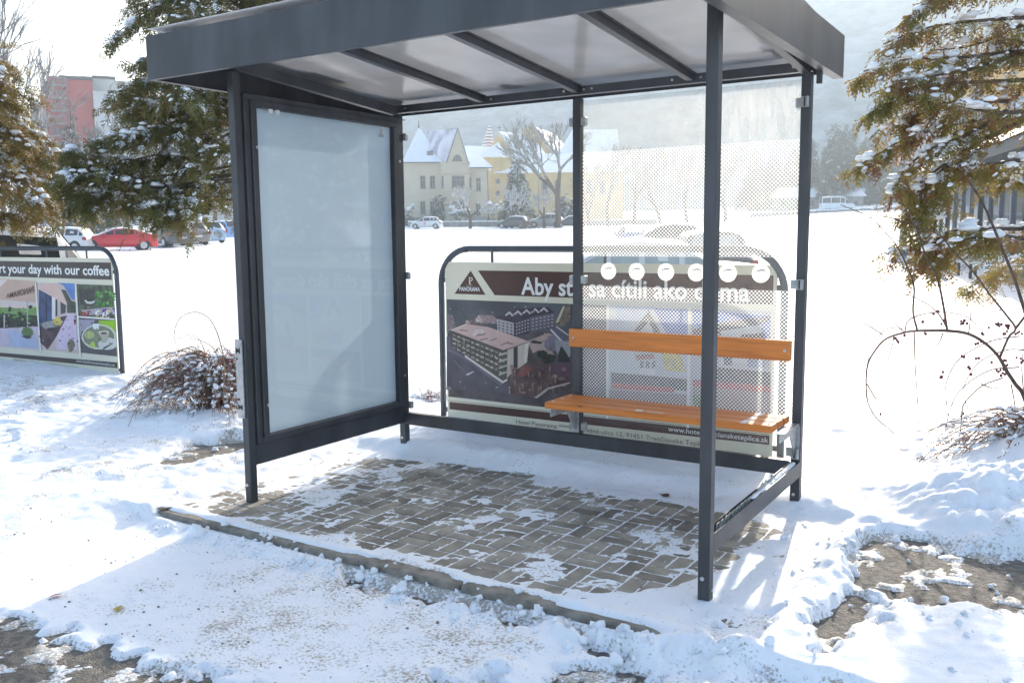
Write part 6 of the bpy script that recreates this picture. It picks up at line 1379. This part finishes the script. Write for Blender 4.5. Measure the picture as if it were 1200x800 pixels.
for (x_, y_, d_, lab) in ((1170, 326, 23.5, 'stone flower pot heaped with snow beside the garden bench'), (1196, 330, 22, 'second snow filled stone pot, at the right frame edge')):
    a = atd(x_, y_, d_); e = empty('flower_pot', lab, 'pot', (a[0], a[1], Gz(a[0], a[1]))); q = MB(); k = 14; vs_ = []
    for (r_, z_) in ((.20, -.1), (.24, .1), (.30, .42), (.33, .46), (.33, .50), (.27, .50)):
        for j_ in range(k): vs_.append((r_*math.cos(6.283*j_/k), r_*math.sin(6.283*j_/k), z_))
    q.add(vs_, [(i_*k+j_, i_*k+(j_+1) % k, (i_+1)*k+(j_+1) % k, (i_+1)*k+j_) for i_ in range(5) for j_ in range(k)], 0, True); q.build('pot', M['stone'], e); q = MB(); q.ball((0, 0, .5), .33, 12, 8, (1, 1, .75), 0, .1); q.build('snow', M['snow'], e)
# far plants
def snow_spruce(label, px, py, d, H, r, seed, m_=None, group=None, dens=7, ssc=4.0, dust=.45, name='conifer', sn=.25):
    a = atd(px, py, d); cx, cy = a[0], a[1]; return thuja(name, label, (cx, cy, Gz(cx, cy)), H, ring_boughs(cx, cy, Gz(cx, cy)+.8, Gz(cx, cy)+H, r, .25, 70, np.random.RandomState(seed), up=.2), m_ or M['spruce'], seed, dens=dens, ssc=ssc, snow=sn, sdust=dust, group=group, width=.6)
snow_spruce('dense snow dusted conifer in front of the church apse', 607, 266, 120, 9.6, 2.6, 41, dust=.5, dens=9)
snow_spruce('low dark snowy conifer right of the church conifer', 662, 264, 124, 4.2, 1.6, 42, dust=.4); snow_spruce('narrow cypress against the villa wall left of its bay', 514, 264, 128, 4.6, .55, 43, dust=.2)
for i_, (px, d, H, r) in enumerate(((946, 182, 13.5, 4.2), (975, 176, 15.6, 3.9), (992, 180, 15.4, 4.4), (1012, 186, 13.0, 4.0), (1030, 190, 14, 4), (1050, 196, 12, 4), (928, 190, 12, 4), (906, 195, 11.5, 4.0), (884, 196, 12.5, 4))):
    snow_spruce(['hazy conifer just right of the shelter post', 'tallest hazy conifer right above the white van', 'hazy conifer over the bonnet of the white van', 'hazy conifer next to the golden boughs', 'hazy conifer half behind the golden boughs', 'hazy conifer behind the golden boughs at their middle', 'hazy conifer hidden by the rear shelter post', 'hazy conifer behind the right part of the dotted glass', 'leftmost hazy conifer behind the dotted glass'][i_], px, 246, d, H, r, 60+i_, group='hazy conifers beyond the far road', dens=6.5, ssc=6.0, dust=.03, sn=.06)
for i_, (px, py, d, H, sp, se, lab) in enumerate(((550.5, 269, 112, 5.4, .75, 3, 'snowy pollarded tree in front of the right villa wing'), (599.5, 268, 112, 5.6, .75, 4, 'snowy pollarded tree left of the church conifer'), (637.5, 267, 113, 4.8, .7, 8, 'smaller snowy pollarded tree next to the thin grey pole'))):
    a = atd(px, py, d); bare_tree(lab, (a[0], a[1], Gz(a[0], a[1])), H, se, depth=5, trunk=.24, spread=sp, first=.27, group='snowy pollarded trees before the villa and church')
a = atd(653, 267, 112); bare_tree('big bare tree with a dark bent trunk beside the middle shelter post', (a[0], a[1], Gz(a[0], a[1])), 15, 12, M['twigdark'] if 'twigdark' in M else mat('frosted_dark_twigs', (.36, .35, .34), .85, 0, .2, 3, c2=(.16, .15, .14)), .42, .5, 6, first=.28, lean=.1)
tw_ = bpy.data.materials['frosted_dark_twigs']
for i_, (px, py, d, H, se, lab) in enumerate(((10, 283, 26, 7.0, 22, 'leafless tree rising above the yellow green conifer at the far left'), (-16, 283, 30, 8.0, 23, 'leafless tree at the very left edge behind the yellow green conifer'), (12, 282, 60, 11, 24, 'leafless tree left of the apartment block'), (225, 283, 75, 12, 25, 'leafless tree behind the row of cars, left of the shelter post'), (190, 283, 80, 11, 26, 'leafless tree behind the brown grey car'), (250, 283, 78, 12, 28, 'leafless tree above the blue hatchback'), (150, 283, 72, 10, 29, 'leafless tree behind the red coupe'), (108, 283, 70, 6.5, 30, 'leafless tree left above the red coupe'), (75, 283, 66, 6, 33, 'leafless tree between the two left conifers'))):
    a = atd(px, py, d); bare_tree(lab, (a[0], a[1], Gz(a[0], a[1])), H, se, tw_, .11 if d < 40 else .2, .36, 6 if d > 65 else 5, first=.27, group='leafless trees at the left')
for i_, (px, d, H, se) in enumerate(((690, 118, 9, 51), (712, 116, 11, 52), (742, 112, 12, 53), (775, 118, 10, 54), (806, 120, 9, 55), (850, 124, 10, 57))):
    a = atd(px, 266, d); bare_tree(['leafless tree just right of the middle post, behind the glass', 'second leafless tree behind the dotted glass', 'leafless tree above the small blue car', 'leafless tree above the far snow covered dark car', 'leafless tree left of the front shelter post', 'leafless tree right of the front shelter post'][i_], (a[0], a[1], Gz(a[0], a[1])), H, se, tw_, .22, .5, 5, first=.27, group='leafless trees behind the dotted glass')
for (px, py, d, lab, sd_) in ((617, 266, 110, 'round brown bush between two pollarded trees', 71),):
    a = atd(px, py, d); e = empty('bush', lab, 'bush', (a[0], a[1], Gz(a[0], a[1]))); rs = np.random.RandomState(sd_); P_ = rs.normal(0, 1, (260, 3)); P_ /= np.linalg.norm(P_, axis=1, keepdims=True); P_ *= .95*rs.uniform(.3, 1, (260, 1)); P_[:, 2] = np.abs(P_[:, 2])*1.3
    foliage('twigs', P_, P_, rs.uniform(1.2, 2, 260), mat('brown_twigs', (.20, .15, .13), .8, 0, .3, 4), e, rs)
a = atd(806, 262, 70); snowball_bush('big snow heaped bush above the far snow covered car', 796, 268, 62, .9, 9)
# ================================================================== SMALL THINGS ON THE GROUND
def leaf(label, px, py, c, r, seed, cat='leaf', name='fallen_leaf', z=.012):
    rs = np.random.RandomState(seed); p_ = onz(px, py, z); e_ = MB(); n = 9; pts = []
    for k in range(n):
        a = 6.283*k/n; q = r*(1+.35*rs.uniform(-1, 1))*(1.0 if k % 2 else .7); pts.append((q*math.cos(a)*1.4, q*math.sin(a), .15*r*math.sin(a*2+seed)+.004))
    e_.add([(0, 0, .006)]+pts, [(0, 1+k, 1+(k+1) % n) for k in range(n)]); o = e_.build(name, mat('leaf', c, .7, 0, .3, 80), None)
    zs_ = ground_z(p_[0], p_[1]); p_ = onz(px, py, zs_+.003); o.location = (p_[0], p_[1], ground_z(p_[0], p_[1])+.004); o.rotation_euler = (.2, .1, seed); tag(o, label, cat); return o
def ground_z(x, y):
    i, j = int(round((x-PX0)/st)), int(round((y-PY0)/st)); i = min(max(i, 0), len(xs)-1); j = min(max(j, 0), len(ys)-1)
    return max(float(Z[j, i]), 0.0 if y > -.35 else -.068)
leaf('dark dry leaf lying on the snow inside the shelter by the poster case', 371, 560, (.05, .035, .025), .022, 3); leaf('small red leaf on the trodden snow at the lower left', 66, 699, (.40, .05, .05), .020, 4); leaf('yellow leaf on the wet gravel at the lower left', 139, 712, (.50, .34, .06), .022, 5)
leaf('curled brown leaf at the snow edge under the bench', 779, 579, (.09, .055, .03), .024, 6); leaf('dark leaf beside the left end of the kerb', 193, 597, (.05, .04, .03), .030, 7)
rq = np.random.RandomState(77)
b = MB()
for k in range(130):
    px_, py_ = rq.uniform(-20, 560), rq.uniform(600, 800)
    p_ = onz(px_, py_, -.04); 
    if p_[1] > -.5 or not (PX0+.1 < p_[0] < PX1-.1 and p_[1] > PY0+.1): continue
    z_ = ground_z(p_[0], p_[1]); s_ = rq.uniform(.002, .006); b.ball((p_[0], p_[1], z_+s_*.3), s_, 5, 3, (1.3, 1, .6), 0, .5)
tag(b.build('road_grit', mat('grit', (.22, .18, .14), .9)), 'dark road grit scattered over the packed snow', 'grit', kind='stuff')
# clods of snow kicked off the banks
b = MB(); n_ = 0
CT = []
for k in range(6):
    q = MB(); q.ball((0, 0, 0), 1, 10, 7); V_ = np.array(q.v); V_ *= (1+1.5*fbm(V_[:, 0]*1.1+k*7, V_[:, 1]*1.1+V_[:, 2]*1.3, k, 3))[:, None]; V_ = np.round(V_*2.2)/2.2*.45+V_*.55; V_[:, 2] *= .7; CT.append((V_, q.f))
for k in range(330):
    u_ = rq.rand()
    if u_ < .45: X_, Y_ = rq.uniform(-.2, 3.3), -.43+rq.normal(0, .07)
    elif u_ < .8: X_, Y_ = rq.uniform(2.7, 4.6), rq.uniform(-.3, 1.3)
    else: X_, Y_ = rq.uniform(-4, 0), rq.uniform(-.2, 1.6)
    s_ = rq.gamma(2, .0036)+.003
    if s_ > .04: continue
    z_ = ground_z(X_, Y_); V_, F_ = CT[rq.randint(6)]; a = rq.uniform(0, 6.28); c_, s2_ = math.cos(a), math.sin(a); VV = np.stack([V_[:, 0]*c_-V_[:, 1]*s2_, V_[:, 0]*s2_+V_[:, 1]*c_, V_[:, 2]*1.2], 1)*s_+np.array([X_, Y_, z_+s_*.3]); b.add(VV, F_, 0, True)
tag(b.build('snow_clods', M['snow']), 'loose clods of snow along the kerb and the banks', 'snow', kind='stuff')

# ================================================================== HAZE
hz = MB(); hz.box(-640, 640, -70, 640, -1.2, 118); ho = hz.build('haze', []); hzm = bpy.data.materials.new('haze'); hzm.use_nodes = True; t = hzm.node_tree; t.nodes.clear()
o_ = t.nodes.new('ShaderNodeOutputMaterial'); pvn = t.nodes.new('ShaderNodeVolumePrincipled'); pvn.inputs['Color'].default_value = (.74, .88, 1.0, 1); pvn.inputs['Density'].default_value = HAZE; pvn.inputs['Anisotropy'].default_value = .35
t.links.new(pvn.outputs[0], o_.inputs['Volume']); ho.data.materials.append(hzm); tag(ho, kind='stuff')
